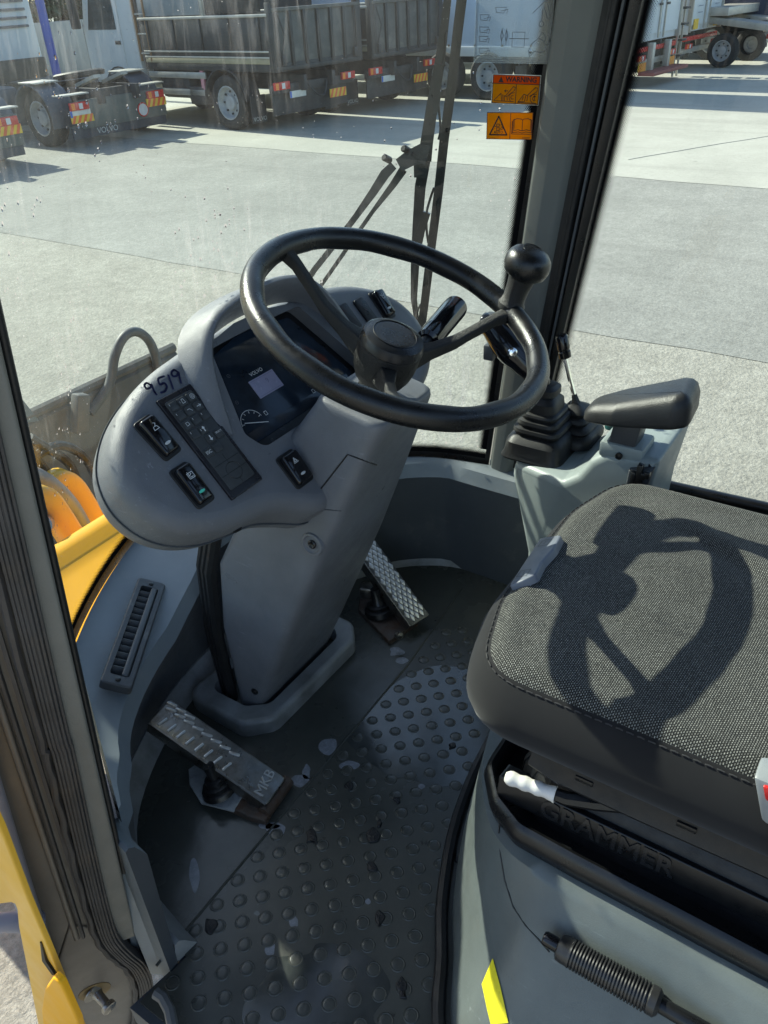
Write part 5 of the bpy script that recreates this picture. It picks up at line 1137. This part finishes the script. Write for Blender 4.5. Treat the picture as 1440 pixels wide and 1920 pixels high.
mb.ribbon(P3([(.50, .66), (.66, .66), (.66, .82), (.50, .82), (.50, .66)]), lw, f3, 0); mb.ribbon(P3([(.46, .73), (.71, .73)]), lw*1.4, f3, 0)
mb.ribbon(P3([(.74, .46), (.90, .32), (.97, .5), (.93, .52), (.88, .4)]), lw*1.3, f3, 0); mb.ribbon(P3([(.86, .42), (.86, .54)]), lw, f3, 0); mb.ribbon(P3([(.86+.03*math.cos(a), .57+.03*math.sin(a)) for a in [k*.63 for k in range(11)]]), lw, f3, 0)
mb.ribbon(P3([(.76, .78), (.84, .72), (.92, .76), (.95, .84), (.88, .88), (.80, .86), (.74, .92), (.72, .86), (.76, .78)]), lw*1.2, f3, 0); mb.ribbon(P3([(.84, .72), (.88, .66), (.93, .70), (.92, .76)]), lw, f3, 0)
mb.ribbon(P3([(.04, .925), (.12, .925)]), lw*1.6, f3, 0)
mk('line_drawings', mb, M('grey_print', (.12, .13, .15), .6), s3)
# ================================================================== YARD
def conc(name, c0, c1, scale, speck, bump):
    m, nt, out = newmat(name); tc = nt.nodes.new('ShaderNodeTexCoord'); ob = tc.outputs['Object']; b = nt.nodes.new('ShaderNodeBsdfPrincipled'); lk(nt, b.outputs[0], out.inputs[0])
    n1 = noise(nt, scale, 9, .62, ob); n2 = noise(nt, scale*.18, 4, .5, ob)
    c = ramp(nt, n1.outputs[0], [(.3, c0), (.7, c1)]).outputs[0]
    c = mixc(nt, ramp(nt, n2.outputs[0], [(.4, 0), (.65, .35)]).outputs[0], c, tuple(x*.72 for x in c0))
    sp = ramp(nt, noise(nt, 45, 5, .75, ob).outputs[0], [(.35, 1-speck), (.65, 1+speck)]).outputs[0]
    sp = math_(nt, 'MULTIPLY', sp, ramp(nt, noise(nt, 11, 6, .7, ob).outputs[0], [(.32, 1-speck*.8), (.68, 1+speck*.6)]).outputs[0])
    mx = nt.nodes.new('ShaderNodeMixRGB'); mx.blend_type = 'MULTIPLY'; mx.inputs[0].default_value = 1; lk(nt, c, mx.inputs[1]); lk(nt, sp, mx.inputs[2])
    # long faint tyre tracks and oil spots
    mp = nt.nodes.new('ShaderNodeMapping'); mp.inputs['Rotation'].default_value = (0, 0, .5); mp.inputs['Scale'].default_value = (1, .06, 1); lk(nt, ob, mp.inputs[0])
    tk = ramp(nt, noise(nt, 1.6, 5, .6, mp.outputs[0], .5).outputs[0], [(.52, 0), (.72, .22)]).outputs[0]
    ol = ramp(nt, noise(nt, 2.6, 4, .55, ob).outputs[0], [(.69, 0), (.76, .5)]).outputs[0]
    hc = ramp(nt, noise(nt, 9, 9, .85, ob).outputs[0], [(.56, 0), (.78, .5)]).outputs[0]
    cc = mixc(nt, math_(nt, 'MAXIMUM', math_(nt, 'MAXIMUM', tk, ol), hc), mx.outputs[0], (.13, .128, .115))
    lk(nt, cc, b.inputs['Base Color']); b.inputs['Roughness'].default_value = .88; b.inputs['Specular IOR Level'].default_value = .25
    bn = nt.nodes.new('ShaderNodeBump'); bn.inputs['Strength'].default_value = bump; bn.inputs['Distance'].default_value = .02; lk(nt, noise(nt, 30, 6, .7, ob).outputs[0], bn.inputs['Height']); lk(nt, bn.outputs[0], b.inputs['Normal'])
    return m
def sheet(name, x0, x1, y0, y1, z, mat):
    mb = MB(); mb.add([(x0, y0, z), (x1, y0, z), (x1, y1, z), (x0, y1, z)], [(0, 1, 2, 3)]); return struct(mk(name, mb, mat, None, base=(0, 0, GZ)))
sheet('ground', -300, 400, -300, 400, GZ, conc('rough_pale_concrete', (.285, .278, .235), (.365, .358, .305), 2.2, .25, .8))
def strip4(name, pts, z, mat):            # left edge wanders a little
    rn = random.Random(len(name)); (x0, y0), b_, c_, (x1, y1) = pts; ed = []; N = 420; w1_ = w2_ = 0
    for k in range(N+1):
        t = k/N; w1_ = w1_*.8+rn.uniform(-.03, .03); w2_ = w2_*.97+rn.uniform(-.02, .02); ed.append((x0+(x1-x0)*t+w1_+w2_, y0+(y1-y0)*t))
    mb = MB(); mb.add([(x, y, z) for x, y in [b_, c_]+ed[::-1]], [list(range(N+3))]); return struct(mk(name, mb, mat, None, base=(0, 0, GZ)))
strip4('road', [(6.1, -60), (400, -60), (400, 200), (6.0, 200)], GZ+.004, conc('worn_grey_tarmac', (.245, .248, .222), (.315, .318, .285), 1.2, .2, .5))
strip4('pavement', [(10.2, -60), (400, -60), (400, 200), (16.5, 200)], GZ+.008, conc('pale_smooth_concrete', (.37, .37, .318), (.45, .45, .39), .9, .07, .2))
mb = MB()
for a, b in (((13, 4.2), (26, -3.0)), ((11.2, -8), (40, -6.5))): mb.tube([(a[0]+(b[0]-a[0])*k/30, a[1]+(b[1]-a[1])*k/30+random.uniform(-.03, .03), GZ+.008) for k in range(31)], .007, 4)
struct(mk('pavement_joint', mb, M('joint', (.26, .255, .22), .9), None))
# ---- vehicle kit
tyre = M('tyre_rubber', (.028, .028, .028), .8, var=.3, vs=6, dirt=.4, dirtcol=(.1, .095, .085))
rimw = M('grey_wheel_rim', (.42, .44, .46), .45, .3, var=.15, vs=8, dirt=.3, dirtcol=(.2, .18, .15))
cabw = M('white_cab_paint', (.62, .64, .64), .35, var=.05, vs=2, dirt=.2, dirtcol=(.4, .38, .34), dvs=3)
chas = M('dark_chassis', (.035, .037, .04), .6, var=.3, vs=5, dirt=.4, dirtcol=(.12, .11, .1), dvs=4)
tip = M('dark_grey_tipper', (.028, .031, .033), .5, var=.3, vs=3, dirt=.35, dirtcol=(.08, .078, .072), dvs=2)
tipg = M('weathered_grey_tailgate', (.09, .095, .092), .6, var=.2, vs=3, dirt=.45, dirtcol=(.2, .195, .18), dvs=3)
blueg = M('dark_blue_fender', (.07, .085, .11), .4, var=.15, vs=4, dirt=.3, dirtcol=(.2, .2, .2), dvs=4)
alu = M('pale_metal_rail', (.45, .44, .40), .45, .4, var=.15, vs=4, dirt=.3, dirtcol=(.2, .18, .14))
redl = M('red_lamp', (.55, .03, .025), .25, var=.1)
orl = M('orange_lamp', (.8, .25, .03), .25, var=.1)
haz_o = M('hazard_red_orange', (.75, .12, .02), .45); haz_y = M('hazard_yellow', (.75, .48, .03), .45)
trlw = M('trailer_white', (.60, .66, .70), .4, var=.05, vs=2, dirt=.2, dirtcol=(.42, .42, .42), dvs=3)
curt = M('pale_blue_curtain', (.42, .52, .66), .5, var=.08, vs=1.5)
nightc = M('dark_blue_curtain', (.035, .045, .085), .4, var=.2, vs=2)
platew = M('number_plate', (.62, .62, .58), .4); pblue = M('plate_blue', (.03, .12, .5), .4); pink = M('faded_pink_cover', (.5, .2, .25), .6)
def TM(x, y, h): return Matrix.Translation((x, y, GZ)) @ Matrix.Rotation(math.radians(-h), 4, 'Z')
class Veh:
    def __init__(s, name, label, cat_, x, y, h, group=None): s.M = TM(x, y, h); s.o = thing(name, label, cat_, (x, y, GZ), group)
    def box(s, name, c, size, mat, bev=.01, rot=None, parent=None): return mk(name, MB().box(c, size, rot, bev), mat, parent or s.o, M=s.M)
    def mesh(s, name, mb, mat, parent=None, sharp=38): return mk(name, mb, mat, parent or s.o, sharp, M=s.M)
    def wheel(s, x, y, r=.515, w=.30, side=-1):
        ax = V((side, 0, 0)); o = V((x, y, r))
        t = s.mesh('wheel', MB().lathe([(r*.60, -w*.5), (r*.9, -w*.5), (r*.97, -w*.42), (r, -w*.25), (r, w*.25), (r*.97, w*.42), (r*.9, w*.5), (r*.66, w*.48), (r*.60, w*.40), (r*.60, -w*.5)], o, ax, 28, cap=False), tyre)
        s.mesh('wheel_rim', MB().lathe([(r*.62, w*.46), (r*.57, w*.46), (r*.53, w*.18), (r*.50, w*.10), (r*.30, w*.12), (r*.26, w*.30), (r*.16, w*.32), (.0, w*.32)], o, ax, 24, cap=False), rimw, t)
        mb = MB()
        for k in range(8):
            a = 2*math.pi*k/8; mb.lathe([(.022, 0), (.022, .03), (.0, .032)], o+V((side*w*.11, r*.40*math.cos(a), r*.40*math.sin(a))), ax, 6, cap=False)
        s.mesh('wheel_nut', mb, chas, t); return t
    def arch(s, x, y, r, w, mat, z=.515, a0=5, a1=175, th=.025, name='fender'):
        rings = []
        for k in range(13):
            a = math.radians(a0+(a1-a0)*k/12); c_, q = math.cos(a), math.sin(a)
            rings.append([V((x-w/2, y+r*c_, z+r*q)), V((x+w/2, y+r*c_, z+r*q)), V((x+w/2, y+(r+th)*c_, z+(r+th)*q)), V((x-w/2, y+(r+th)*c_, z+(r+th)*q))])
        return s.mesh(name, MB().loft(rings), mat)
    def hazard(s, cx, y, z, w=.5, h=.16):
        o = s.box('hazard_board', (cx, y, z), (w, .02, h), haz_y, 0)
        for k in range(4):
            x0 = cx-w/2+w*(k+.12)/4; mb = MB(); mb.add([(x0-.02, y-.012, z-h/2), (x0+w/8-.02, y-.012, z-h/2), (min(cx+w/2, x0+w/8+.05), y-.012, z+h/2), (x0+.05, y-.012, z+h/2)], [(0, 1, 2, 3)]); s.mesh('hazard_stripe', mb, haz_o, o)
    def lamp(s, cx, y, z, w=.42, h=.14):
        o = s.box('tail_lamp', (cx, y, z), (w, .06, h), redl, .012); s.box('lamp_lens', (cx+.02, y-.032, z), (w*.2, .01, h*.7), lens, 0, None, o); s.box('lamp_lens', (cx-w*.36, y-.032, z), (w*.18, .01, h*.8), orl, 0, None, o)
    def plate(s, cx, y, z, txt='', w=.46, h=.12):
        o = s.box('number_plate', (cx, y, z), (w, .012, h), platew, .003); s.box('plate_band', (cx-w*.45, y-.008, z), (w*.1, .006, h*.94), pblue, 0, None, o)
    def words(s, txt, x, y, z, size, mat, name='lettering', nrm=(0, -1, 0), xs=1):
        P = s.M @ V((x, y, z)); R3 = s.M.to_3x3(); N = R3 @ V(nrm); U = N.cross(V((0, 0, 1)))*-1
        return text(name, txt, Fr(P, U, (0, 0, 1)), 0, 0, .004, size, mat, s.o, xs=xs)
greyp = M('pale_lettering', (.5, .52, .52), .6); redp = M('red_lettering', (.6, .03, .03), .6); darkp = M('dark_lettering', (.1, .13, .2), .6)
def cab(v, y0, y1, mat, z0=.75, z1=3.1, side=-1):
    rings = []
    prof_ = [(y0, z0), (y0, z1-.1), (y0+.15, z1), (y1-.45, z1), (y1-.12, z1-.85), (y1, z1-1.25), (y1+.02, z0)]
    for x, k in ((-1.22, .985), (-1.2, 1), (1.2, 1), (1.22, .985)): rings.append([V((x, (y0+y1)/2+(y-(y0+y1)/2)*k, z)) for y, z in prof_])
    v.mesh('cab_shell', MB().loft(rings), mat, None, 25)
    L = y1-y0
    dr = v.mesh('cab_door', MB().loft([[V((x, y, z)) for y, z in ((y0+L*.26, z0+.1), (y0+L*.26, z1-.45), (y1-L*.22, z1-.45), (y1-L*.06, z1-1.2), (y1-L*.05, z0+.1))] for x in (-1.225, -1.238)]), mat)
    v.mesh('door_window', MB().loft([[V((x, y, z)) for y, z in ((y0+L*.33, z1-1.25), (y0+L*.33, z1-.55), (y1-L*.26, z1-.55), (y1-L*.12, z1-1.25))] for x in (-1.236, -1.246)]), darkglass, dr)
    v.box('door_handle', (-1.245, y0+L*.34, z0+.85), (.03, .18, .07), chas, .01, None, dr)
    v.box('mirror', (-1.42, y1-.05, z1-.85), (.14, .22, .75), chas, .03); v.box('mirror_arm', (-1.32, y1-.05, z1-.5), (.2, .04, .04), chas, 0)
    v.mesh('windscreen', MB().loft([[V((x, y, z)) for x in (-1.05, 1.05)] for y, z in ((y1-.40, z1-.06), (y1-.07, z1-.9), (y1+.015, z1-1.25))], cap=False, closed=False), darkglass)
    v.box('bumper', (0, y1, .6), (2.45, .2, .45), mat, .04)
def dump(label, x, y, h, full=True):
    v = Veh('dump_truck', label, 'dump truck', x, y, h, 'dump trucks parked in a row')
    for sx in (-1, 1): v.wheel(sx*1.08, 0, side=sx); v.wheel(sx*1.08, 3.55, side=sx)
    v.box('chassis_rail', (-.42, 1.3, .85), (.09, 5.6, .28), chas); v.box('chassis_rail', (.42, 1.3, .85), (.09, 5.6, .28), chas)
    cab(v, 2.72, 4.65, cabw)
    v.arch(-1.08, 3.55, .60, .36, chas); v.arch(-1.08, 0, .62, .40, chas); v.arch(1.08, 0, .62, .40, chas)
    v.box('tank', (-.95, 1.7, .80), (.45, 1.0, .5), chas, .08)
    for z in (.68, 1.0): v.box('side_guard', (-1.2, 1.55, z), (.04, 1.9, .12), alu)
    v.box('side_post', (-1.19, .72, .84), (.05, .10, .5), pink, 0)
    v.box('bed_floor', (0, .45, 1.16), (2.45, 4.0, .14), tip)
    v.box('bed_side', (-1.22, .5, 1.62), (.06, 3.95, .8), tip); v.box('bed_side', (1.22, .5, 1.62), (.06, 3.95, .8), tip)
    for z in (1.34, 1.44): v.box('bed_rail', (-1.262, .5, z), (.03, 3.9, .03), alu)
    v.box('bed_stripe', (-1.256, .5, 1.275), (.012, 3.9, .09), M('beige_stripe', (.3, .27, .18), .6))
    v.box('top_rail', (-1.24, .5, 2.03), (.10, 3.95, .05), alu); v.box('top_rail', (1.24, .5, 2.03), (.10, 3.95, .05), alu)
    for k in range(5): v.box('side_rib', (-1.262, -1.2+k*.85, 1.73), (.03, .06, .54), tip)
    v.box('tool_box', (-1.02, .95, .62), (.4, .5, .34), chas, .03); v.box('cab_step', (-1.2, 4.3, .55), (.25, .5, .06), chas); v.box('air_hose_box', (-.7, 2.62, 1.25), (.5, .12, .5), chas, .04)
    for z in (1.6, 2.1): v.mesh('exhaust', MB().tube([V((-.95, 2.62, z-.4)), V((-.95, 2.62, z+.4))], .06, 10), alu)
    v.box('headboard', (0, 2.5, 1.9), (2.45, .08, 1.6), tip)
    if full:
        v.box('sideboard', (-1.22, 1.45, 2.4), (.05, 2.0, .66), M('grey_blue_sideboard', (.22, .25, .27), .6, var=.15, vs=2)); v.box('sideboard_post', (-1.25, .35, 2.4), (.07, .07, .72), alu)
        v.box('sideboard', (-1.22, -.5, 2.4), (.05, 1.5, .62), tip)
        lad = v.box('ladder_rail', (-1.25, 2.6, 2.0), (.04, .05, 1.5), M('brown_ladder', (.25, .15, .08), .6)); v.box('ladder_rail', (-1.25, 2.25, 2.0), (.04, .05, 1.5), M('brown_ladder_b', (.25, .15, .08), .6))
        for k in range(4): v.box('rung', (-1.25, 2.42, 1.4+k*.36), (.03, .33, .03), alu)
    yt = -1.5
    v.box('tailgate', (0, yt, 1.62), (2.4, .06, .98), tipg)
    for k in range(7): v.box('tailgate_rib', (-1.14+k*.38, yt-.05, 1.62), (.07, .06, .94), tip)
    v.box('tailgate_edge', (0, yt-.02, 2.11), (2.5, .12, .06), tipg); v.box('tailgate_edge', (0, yt-.02, 1.14), (2.5, .12, .08), tip)
    for sx in (-1, 1): v.box('tail_post', (sx*1.22, yt, 1.66), (.12, .14, 1.14), tip); v.box('hinge', (sx*1.15, yt, 2.26), (.22, .16, .18), chas, .05)
    v.box('rear_beam', (0, yt+.2, .78), (2.4, .12, .16), chas); v.box('mud_panel', (0, yt+.3, .55), (2.2, .04, .5), chas)
    for sx in (-1, 1): v.box('tail_latch', (sx*1.05, yt-.09, 1.28), (.10, .05, .16), chas, .01); v.mesh('tail_chain', MB().tube([V((sx*1.1, yt-.05, 2.1)), V((sx*1.0, yt-.12, 1.7)), V((sx*1.08, yt-.06, 1.3))], .014, 6), chas)
    v.mesh('brake_hose', MB().tube(cat([(-.3, yt+.1, .85), (-.1, yt+.02, .62), (.15, yt+.05, .58), (.3, yt+.1, .82)], 4, False), .02, 6), chas)
    v.lamp(-.98, yt+.12, .84); v.lamp(.98, yt+.12, .84); v.plate(-.55, yt+.12, .66); v.hazard(.62, yt+.1, .56); 
    v.box('mud_flap', (-1.08, yt+.75, .42), (.40, .02, .5), chas, 0); v.words('VOLVO', -1.08, yt+.735, .24, .11, greyp)
    v.box('mud_flap', (1.08, yt+.75, .42), (.40, .02, .5), chas, 0)
    return v
dump('dark dump truck with white cab and ladder, nearest of the row', 14.79, 12.72, 6)
dump('second dump truck with lower grey tailgate, farther behind the first', 17.55, 12.35, 6, False)
# ---- tractor units
def tractor(label, x, y, h, ph):
    v = Veh('tractor_truck', label, 'tractor truck', x, y, h, 'tractor units parked at the left')
    for sx in (-1, 1): v.wheel(sx*1.05, 0, .515, .34, sx); v.wheel(sx*1.08, 3.7, side=sx)
    for sx in (-1, 1): v.box('chassis_rail', (sx*.42, 1.4, .86), (.09, 5.0, .26), chas)
    cab(v, 3.25, 5.3, trlw, .9, 3.4)
    for k in range(8): v.box('cab_louvre', (0, 3.22, 2.0+k*.16), (2.1, .04, .05), blueg)
    v.box('cab_skirt', (0, 3.4, 1.1), (2.4, .6, .55), chas, .03); v.box('side_tank', (-1.0, 2.0, .72), (.5, 1.5, .6), blueg, .1); v.box('side_tank', (1.0, 2.0, .72), (.5, 1.5, .6), blueg, .1)
    for sx in (-1, 1):
        v.arch(sx*1.05, 0, .60, .56, blueg, .5, -12, 192, .03); v.box('fender_top', (sx*1.05, 0, 1.14), (.54, .55, .03), alu, .01)
        v.box('lamp_shelf', (sx*.92, -.78, .93), (.66, .25, .025), alu, .005)
    v.mesh('fifth_wheel', MB().lathe([(.0, .10), (.48, .10), (.52, .07), (.50, 0), (.0, 0)], V((0, .15, 1.12)), (0, .12, 1), 24, cap=False), chas); v.box('coupling_ramp', (-.32, -.55, 1.10), (.16, .7, .06), alu, 0, Matrix.Rotation(-.25, 3, 'X')); v.box('coupling_ramp', (.32, -.55, 1.10), (.16, .7, .06), alu, 0, Matrix.Rotation(-.25, 3, 'X'))
    v.box('deck_plate', (0, 1.4, 1.02), (1.0, 1.4, .05), chas); v.box('cross_member', (0, -.85, .80), (.9, .1, .34), chas); v.box('air_tank', (.2, -.6, .62), (.9, .3, .3), chas, .1)
    v.box('rear_panel', (.12, -.92, .58), (2.1, .05, .50), M('green_grey_panel'+str(ph), (.10, .115, .11), .5, var=.2, vs=3, dirt=.3, dirtcol=(.2, .2, .18)))
    v.lamp(-.92, -.97, .74); v.lamp(.92, -.97, .74); v.plate(-.92, -.965, .615); v.hazard(-.90, -.965, .52, .5, .13); v.hazard(.92, -.965, .60, .5, .15)
    v.mesh('round_badge', MB().lathe([(.0, .02), (.11, .02), (.12, 0)], V((.55, -.96, .50)), (0, -1, 0), 20, cap=False), M('white_badge'+str(ph), (.6, .58, .58), .5))
    v.mesh('badge_ring', MB().tube([V((.55+.12*math.cos(a), -.97, .50+.12*math.sin(a))) for a in [k*.314 for k in range(20)]], .014, 6, closed=True), redl)
    v.box('mud_flap', (0, -.90, .27), (2.3, .02, .20), M('blue_black_flap'+str(ph), (.03, .04, .06), .5), 0)
    v.words('VOLVO', -.35, -.915, .255, .15, greyp); 
    v.mesh('round_emblem', MB().tube([V((-.35+.08*math.cos(a), -.915, .42+.08*math.sin(a))) for a in [k*.37 for k in range(17)]], .012, 6, closed=True), greyp)
    return v
tractor('flat-bedded tractor truck with blue-grey fenders beside the dump truck', 12.0, 15.2, 4, 1)
tractor('leftmost tractor truck cut off by the picture edge', 8.30, 14.95, 4, 2)
# ---- curtain trailer and box trailers
def trailer(name, label, x, y, h, L, side, back, stripes=None, doors=True, zf=.95, zt=3.9):
    v = Veh(name, label, 'trailer', x, y, h, 'trailers parked in a row')
    for sx in (-1, 1):
        for yy in (1.6, 2.9): v.wheel(sx*1.08, yy, .5, .34, sx)
    v.box('chassis_rail', (-.4, L/2, .82), (.1, L-.2, .22), chas); v.box('chassis_rail', (.4, L/2, .82), (.1, L-.2, .22), chas)
    v.box('trailer_body', (0, L/2+.05, (zf+zt)/2), (2.3, L, zt-zf), side, .03)
    v.box('side_rail', (-1.16, L/2, zf+.05), (.05, L, .2), cabw); v.box('roof_rail', (-1.16, L/2, zt-.06), (.05, L, .12), alu)
    if stripes:
        for k in range(int(L/.75)): v.box('curtain_strap', (-1.165, .5+k*.75, zf-.02), (.03, .04, .42), M('brown_strap' + name + str(k), (.12, .09, .05), .7), 0)
    if doors:
        for sx in (-1, 1): 
            d = v.box('rear_door', (sx*.56, .02, (zf+zt)/2+.05), (1.08, .06, zt-zf-.2), back, .01)
            v.box('lock_rod', (sx*.16, -.03, (zf+zt)/2), (.035, .035, zt-zf-.1), alu, 0, None, d); v.box('lock_handle', (sx*.22, -.05, zf+.75), (.16, .03, .05), chas, 0, None, d)
        for sx in (-1, 1): v.box('door_frame', (sx*1.14, .0, (zf+zt)/2), (.06, .12, zt-zf), alu)
    v.box('rear_beam', (0, .08, zf-.16), (2.45, .1, .10), redl if doors else alu); v.box('under_guard', (0, .15, .5), (2.3, .1, .12), alu)
    v.lamp(-.95, .0, .62, .4, .12); v.lamp(.95, .0, .62, .4, .12)
    for sx in (-1, 1): v.box('mud_flap', (sx*1.05, .8, .45), (.45, .02, .55), chas, 0)
    return v
trailer('curtain_trailer', 'long trailer with pale blue curtain side beyond the dump trucks', 19.95, 7.9, 7, 13, curt, trlw, True)
t4 = trailer('box_trailer', 'white box trailer with closed rear doors right of the cab pillar', 22.75, 6.9, 5, 11, trlw, trlw)
t4.hazard(-.9, -.02, .42, .42, .2); t4.hazard(.9, -.02, .42, .42, .2); t4.box('tail_lift', (0, -.22, .30), (2.2, .4, .08), M('dull_red_steel', (.22, .05, .045), .6)); t4.box('lift_ram', (-.5, -.05, .62), (.14, .14, .6), alu); t4.box('lift_ram', (.5, -.05, .62), (.14, .14, .6), alu)
t5 = trailer('box_trailer', 'white box trailer with red lettering on its rear doors', 26.2, 6.75, 5, 11, trlw, trlw)
t5.words('Lunnefeder', 0, -.055, 2.3, .42, redp, xs=.62); t5.words('Transport Logistik', 0, -.055, 1.9, .2, darkp, xs=.8)
for sx in (-1, 1): t5.words('-----', sx*.6, -.055, 1.55, .2, darkp); t5.words('-----', sx*.6, -.055, 1.4, .2, darkp); t5.box('warning_square', (sx*.75, -.035, 1.12), (.3, .02, .24), haz_y, 0)
lad = Veh('ladder_rack', 'grey steel rack with red cylinder between the two white trailers', 'rack', 24.2, 6.82, 5)
lad.box('rack_post', (-.14, 0, 1.6), (.05, .05, 3.2), alu); lad.box('rack_post', (.14, 0, 1.6), (.05, .05, 3.2), alu)
for k in range(5): lad.box('rack_shelf', (0, 0, .5+k*.35), (.3, .3, .05), chas)
lad.mesh('red_cylinder', MB().lathe([(.0, 0), (.11, .0), (.11, .9), (.10, 1.05), (.04, 1.1), (.0, 1.12)], V((0, 0, 2.1)), (0, 0, 1), 16), redb)
t6 = trailer('dark_trailer', 'dark blue curtain trailer at the far right', 29.6, 5.35, 8, 12, nightc, nightc, False, False)
for k in range(7): t6.box('side_lath', (0, .0, 1.3+k*.36), (2.44, .06, .05), M('pale_lath'+str(k), (.2, .24, .32), .4), 0)
cr = Veh('car_ramp', 'sloping grey steel loading ramp behind a low trailer at right', 'ramp', 27.2, 3.9, 8)
for sx in (-1, 1): cr.box('ramp_track', (sx*.8, 1.0, .95), (.6, 4.2, .16), alu, .01, Matrix.Rotation(math.radians(7), 3, 'X'))
for k in range(8): cr.box('ramp_slat', (0, -.8+k*.5, .70+k*.062), (1.6, .08, .08), chas, 0)
cr.box('ramp_beam', (0, 2.6, 1.35), (2.4, .9, .2), alu); cr.wheel(-1.0, 2.2, .42, .28, -1); cr.wheel(1.0, 2.2, .42, .28, 1)
# ---- wall, pole, trees
wl = thing('yard_wall', 'tall stained concrete yard wall behind the tractors', 'wall', (19, 26.2, GZ))
wm = M('stained_concrete', (.42, .41, .37), .85, var=.1, vs=.8, dirt=.35, dirtcol=(.26, .23, .17), dvs=1.2)
mb = MB(); mb.box((0, 0, .93), (1.98, .22, 1.86), None, .02); wpan = shared('wall_panel', mb, wm)
for k in range(14): inst('wall_panel', wpan, wl, Matrix.Translation((6+k*2.0, 26.2, GZ)))
pole = thing('blue_pole', 'blue painted steel pole standing before the concrete wall', 'pole', (18.6, 23.6, GZ))
bp = PY(107, 140, 23.6); bpx = bp.x
ROOT[pole] = V((bpx, 23.6, GZ)); pole.location = ROOT[pole]
bl = M('blue_paint', (.02, .06, .35), .4, var=.15, vs=3)
mk('pole_shaft', MB().tube([(bpx, 23.6, GZ), (bpx, 23.6, GZ+5)], .13, 14), bl, pole); mk('pole_foot', MB().box((bpx, 23.6, GZ+.02), (.4, .4, .04), None, .01), bl, pole)
leafm = M('dark_leaves', (.045, .075, .035), .55, var=.5, vs=.9)
barkm = M('bark', (.07, .055, .04), .9, var=.3, vs=6, bump=.6, bs=30)
def tree(label, x, y, hgt, r, seed):
    rnd = random.Random(seed); t = thing('tree', label, 'tree', (x, y, GZ), 'trees behind the wall')
    mb = MB(); mb.tube([(x, y, GZ), (x+.1, y, GZ+hgt*.3), (x-.05, y+.1, GZ+hgt*.7)], [.22, .16, .06], 8)
    for k in range(7):
        a = rnd.uniform(0, 6.28); z = GZ+hgt*rnd.uniform(.25, .6); mb.tube([(x, y, z), (x+math.cos(a)*r*.35, y+math.sin(a)*r*.35, z+.5), (x+math.cos(a)*r*.7, y+math.sin(a)*r*.7, z+.9)], [.08, .05, .02], 6)
    mk('trunk', mb, barkm, t)
    mb = MB(); cl = []
    for k in range(80):
        a = rnd.uniform(0, 6.28); q = r*math.sqrt(rnd.random()); zz = rnd.uniform(.26, .95); q *= math.sin(math.pi*min(1, .18+zz*.75))
        cl.append((x+math.cos(a)*q, y+math.sin(a)*q, GZ+hgt*zz, rnd.uniform(.35, .7)))
    for cx, cy, cz, cr_ in cl:
        for k in range(110):
            d = V((rnd.gauss(0, 1), rnd.gauss(0, 1), rnd.gauss(0, 1))).normalized()*cr_*rnd.random()**.4; p = V((cx, cy, cz))+d
            u = V((rnd.uniform(-1, 1), rnd.uniform(-1, 1), rnd.uniform(-1, 1))).normalized(); w_ = u.orthogonal().normalized(); s_ = rnd.uniform(.10, .19)
            mb.add([p-u*s_, p+w_*s_*.5, p+u*s_, p-w_*s_*.5], [(0, 1, 2, 3)])
    o = mk('crown', mb, leafm, t); return t
tree('dense dark tree left of the blue pole behind the wall', 17.6, 29.0, 6, 2.4, 1)
tree('dense dark tree right of the blue pole behind the wall', 21.2, 29.5, 6.5, 2.6, 2)
tree('dense dark tree showing between wall and white cab', 24.3, 30.2, 6, 2.5, 3)
tree('dense dark tree at the far left behind the leftmost tractor cab', 14.2, 29.2, 6, 2.6, 4)
